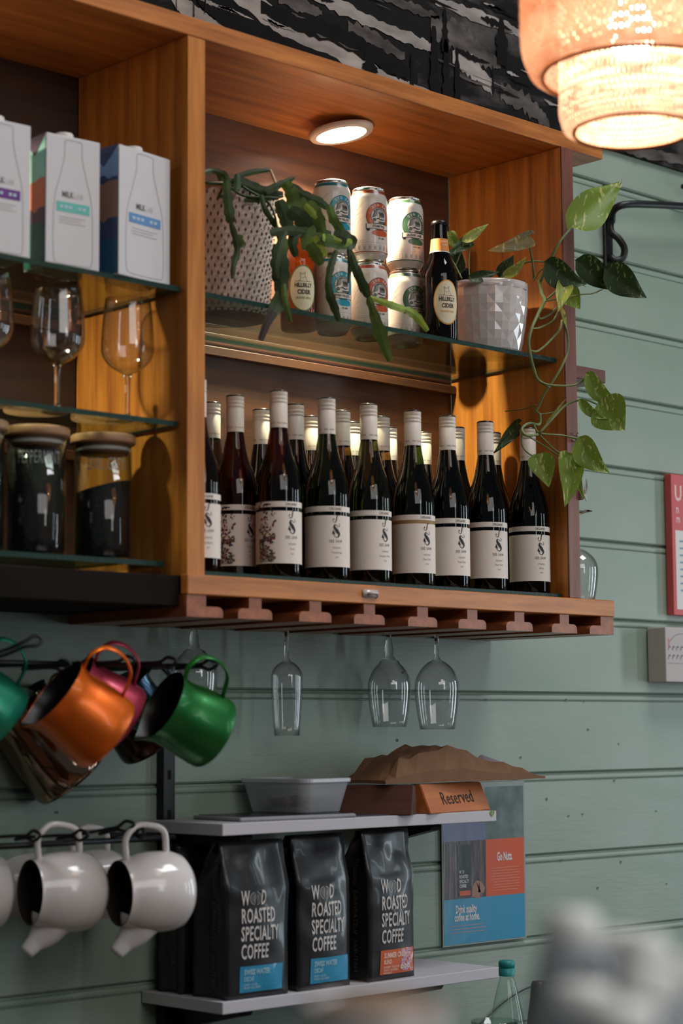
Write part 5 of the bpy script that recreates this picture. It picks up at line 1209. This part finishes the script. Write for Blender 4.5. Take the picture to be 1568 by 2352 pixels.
# ---------------------------------------------------------------- woven pendant lamp
def pendant():
    D = 2.55; pL = atD(1197, 60, D); k = D/FPX
    cxx = 1452; c = atD(cxx, 200, D); R1 = (cxx-1197)*k; R2 = (cxx-1284)*k*1.0
    zb = atD(cxx, 305, D).z; t = thing('pendant_lamp', 'glowing two tier woven bamboo pendant lamp at the top right', 'lamp', (c.x, c.y, zb))
    m, tt, n, l = nt('woven_bamboo'); n.remove(n['Principled BSDF']); out = n['Material Output']
    tc = n.new('ShaderNodeTexCoord')
    q = n.new('ShaderNodeTexNoise'); q.inputs['Scale'].default_value = 60; q.inputs['Detail'].default_value = 3; l.new(tc.outputs['Object'], q.inputs[0])
    cr = n.new('ShaderNodeValToRGB'); e = cr.color_ramp.elements; e[0].position = .35; e[0].color = (*lin((236, 198, 168)), 1); e[1].position = .7; e[1].color = (*lin((246, 228, 210)), 1); l.new(q.outputs['Fac'], cr.inputs[0])
    df = n.new('ShaderNodeBsdfDiffuse'); tr = n.new('ShaderNodeBsdfTranslucent'); mx = n.new('ShaderNodeMixShader'); mx.inputs[0].default_value = .55
    l.new(cr.outputs[0], df.inputs[0]); l.new(cr.outputs[0], tr.inputs[0]); l.new(df.outputs[0], mx.inputs[1]); l.new(tr.outputs[0], mx.inputs[2]); l.new(mx.outputs[0], out.inputs[0])
    h1 = atD(cxx, 150, D).z-zb
    def weave(nm, prof, nn, tw, mt_=None):
        mb = MB(); L = len(prof)
        # smooth profile
        P = catmull([(r, 0, z) for r, z in prof], 6); mm = len(P)
        for fam in (1, -1):
            for i in range(nn):
                V = []; F = []
                for j, p in enumerate(P):
                    a = 2*PI*i/nn+fam*tw*j/mm; r = p.x+.0009*math.sin(j*PI*.9+i*PI)*fam
                    wd = PI/nn*((.56 if fam > 0 else .50) if nn < 100 else (.74 if fam > 0 else .66))
                    for s in (-1, 1): V.append((r*math.sin(a+s*wd), r*math.cos(a+s*wd), p.z))
                for j in range(mm-1): F.append((2*j, 2*j+1, 2*j+3, 2*j+2))
                mb.add(V, F)
        o = mb.build(nm, mt_ or m, t, True); o['kind'] = 'stuff'
    ztop = .30
    m_in = m.copy(); m_in.name = 'woven_bamboo_dense'; [setattr(q_.inputs[0], 'default_value', .22) for q_ in m_in.node_tree.nodes if q_.type == 'MIX_SHADER']
    weave('outer_shade', [(R1*.80, h1-.012), (R1*.90, h1-.008), (R1*.965, h1+.012), (R1*.995, h1+.035), (R1, h1+.07), (R1*.995, ztop)], 110, .5)
    weave('inner_shade', [(R2*.80, .0), (R2*.93, .004), (R2*.985, .018), (R2, .035), (R2*.995, .06), (R2*.99, h1+.02), (R2*.98, ztop-.03)], 84, .5, m_in)
    lathe('outer_edge', [(R1*.80-.002, h1-.012), (R1*.80+.002, h1-.015), (R1*.80+.003, h1-.010)], M('bamboo_hoop', (190, 120, 70), .5), t, 60)
    lathe('inner_edge', [(R2*.80-.002, .0), (R2*.80+.002, -.003), (R2*.80+.003, .002)], M('bamboo_hoop', (190, 120, 70), .5), t, 60)
    lathe('top_disc', [(.004, ztop+.008), (R1*.99, ztop)], m, t, 48)
    bz = atD(1452, 50, D).z-zb
    lathe('bulb', [(.0001, bz-.045), (.020, bz-.040), (.030, bz-.020), (.030, bz), (.018, bz+.025), (.013, bz+.040)], M('bulb_glass', (255, 240, 214), .4, emit=((255, 236, 218), 78)), t, 24)
    tube('cord', [(0, 0, bz+.04), (0, 0, ztop+.6)], .003, IRON, t, 8, 1)
pendant()
# ---------------------------------------------------------------- back counter with bottles, front machine top with blurred glasses
CTZ = -.72
ct = thing('back_counter', 'dark back counter below the shelves, out of frame', 'counter', (2.6, 2.3, 0)); ZC = H0+CTZ
box('counter_top', (-2.4, -.32, ZC-.04), (2.6, .28, ZC), DARKW, ct, .003); box('counter_body', (-2.38, -.28, 0), (2.58, .27, ZC-.0405), DARKW, ct, 0)
def tall(name, label, px, py, Y, top_z, prof, mat, cat='bottle'):
    p = atY(px, py, Y); t = thing(name, label, cat, (p.x, Y, ZC)); return t, p
# green capped glass bottle
Y = 2.45; p = atY(1163, 2206, Y); hb = p.z-ZC
t = thing('water_bottle', 'clear glass bottle with a teal screw cap, below the right end of the lower shelf', 'bottle', (p.x, Y, ZC))
lathe('body', [(.0001, 0), (.036, .001), (.038, .006), (.038, hb*.48), (.036, hb*.56), (.028, hb*.70), (.019, hb*.83), (.0135, hb*.89), (.0125, hb-.028), (.0140, hb-.026)], GLASS('bottle_clear', (.90, .96, .94), (.35, .55, .5)), t, 36)
lathe('cap', [(.0142, hb-.027), (.0146, hb-.014), (.0138, hb-.0135), (.0138, hb-.0125), (.0146, hb-.012), (.0146, hb-.003), (.0130, hb), (.0001, hb)], M('teal_cap', (32, 132, 132), .4), t, 28)
Y = 2.38; p = atY(1236, 2252, Y); hb = p.z-ZC
t = thing('pepper_grinder', 'dark brown tapered wooden grinder beside the capped bottle', 'grinder', (p.x, Y, ZC))
lathe('body', [(.0001, 0), (.030, 0), (.031, .01), (.027, hb*.45), (.021, hb*.75), (.0155, hb-.03), (.0135, hb-.008), (.011, hb-.001), (.0001, hb)], M('grinder_dark', (58, 48, 46), .4, coat=.2), t, 32)
Y = 2.22; p = atY(1136, 2344, Y); zc = p.z-ZC
t = thing('glass_bowl', 'rim of a clear glass bowl at the bottom edge, before the capped bottle', 'bowl', (p.x, Y, ZC))
lathe('bowl', [(.0001, .004), (.03, .002), (.034, .02), (.036, zc*.7), (.0385, zc), (.0370, zc), (.0345, zc*.7), (.0325, .022), (.0001, .008)], GLASS('bottle_clear', (.9, .96, .94)), t, 40)
a = atY(1100, 2352, WY-.004); t = thing('wall_cable', 'thin black cable curving across the green boards behind the capped bottle', 'cable', (a.x, WY, a.z))
tube('cable', [atY(x, y, WY-.0035)-Vector((a.x, WY, a.z)) for x, y in ((1060, 2390), (1110, 2345), (1160, 2300), (1218, 2267), (1290, 2250))], .0012, IRON, t, 6, 5)
# foreground: top of the espresso machine with upside down glasses, far out of focus
fd = .98; q0 = atD(1400, 2420, fd); ZF = q0.z-.045
t = thing('espresso_machine', 'steel espresso machine in the foreground, just below the frame', 'machine', (.66, .62, 0), face(.66, .62))
box('warming_tray', (-.34, -.15, ZF-.012), (.34, .15, ZF), M('brushed_steel', (150, 148, 146), .3, metal=1), t, .003); box('machine_body', (-.33, -.14, ZF-.34), (.33, .14, ZF-.0125), M('brushed_steel', (150, 148, 146), .3, metal=1), t, .01)
box('front_counter', (-.4, -.19, 0), (.4, .19, ZF-.341), DARKW, t, .003)
FG = M('frosted_glass', (168, 174, 180), .25, coat=.5, alpha=.7); LIDC = M('cup_lid_white', (236, 236, 232), .35, coat=.3)
def cup(label, px, py, D, r, h, lid=True, mat=None, name='lidded_jar'):
    p = atD(px, py, D); hh = p.z-ZF
    t = thing(name, label, 'jar' if name == 'lidded_jar' else 'cup', (p.x, p.y, ZF), 0, 'out of focus glassware in the foreground')
    lathe('body', [(.0001, .001), (r*.9, 0), (r, .006), (r*.98, hh*.55), (r*.72, hh*.82), (r*.52, hh*.92), (r*.5, hh-.014)], mat or FG, t, 32)
    if lid: lathe('lid', [(r*.56, hh-.018), (r*.62, hh-.014), (r*.60, hh-.002), (r*.42, hh+.001), (.0001, hh+.001)], LIDC, t, 28)
cup('tall blurred glass jar with a bright white lid, left of the foreground cluster', 1312, 2092, .98, .023, 0)
cup('blurred glass jar with a pale lid, middle of the foreground cluster', 1420, 2140, 1.02, .024, 0)
cup('blurred glass jar with a white lid, right of the foreground cluster', 1476, 2152, .96, .022, 0)
cup('short blurred glass jar with a white lid, front of the foreground cluster', 1488, 2225, .86, .022, 0)
cup('blurred glass jar cut by the right edge of the frame', 1580, 2200, .92, .026, 0)
cup('lowest blurred glass jar, bottom right of the frame', 1420, 2300, .84, .026, 0)
cup('blurred glass jar at the bottom of the cluster, under the tall one', 1338, 2262, .90, .024, 0)
p = atD(866, 2322, .98)
t = thing('china_bowl', 'blurred white bowl of something beige at the bottom centre', 'bowl', (p.x, p.y, ZF), face(p.x, p.y)); hh = p.z-ZF+.004
lathe('bowl', [(.0001, .001), (.018, 0), (.020, .004), (.032, hh*.6), (.0365, hh), (.0350, hh), (.031, hh*.62), (.0001, hh*.5)], M('bowl_white', (172, 164, 160), .3, coat=.3), t, 36)
lathe('contents', [(.0001, hh+.004), (.018, hh+.003), (.031, hh-.003), (.0001, hh-.004)], M('beige_food', (150, 124, 102), .7), t, 32)
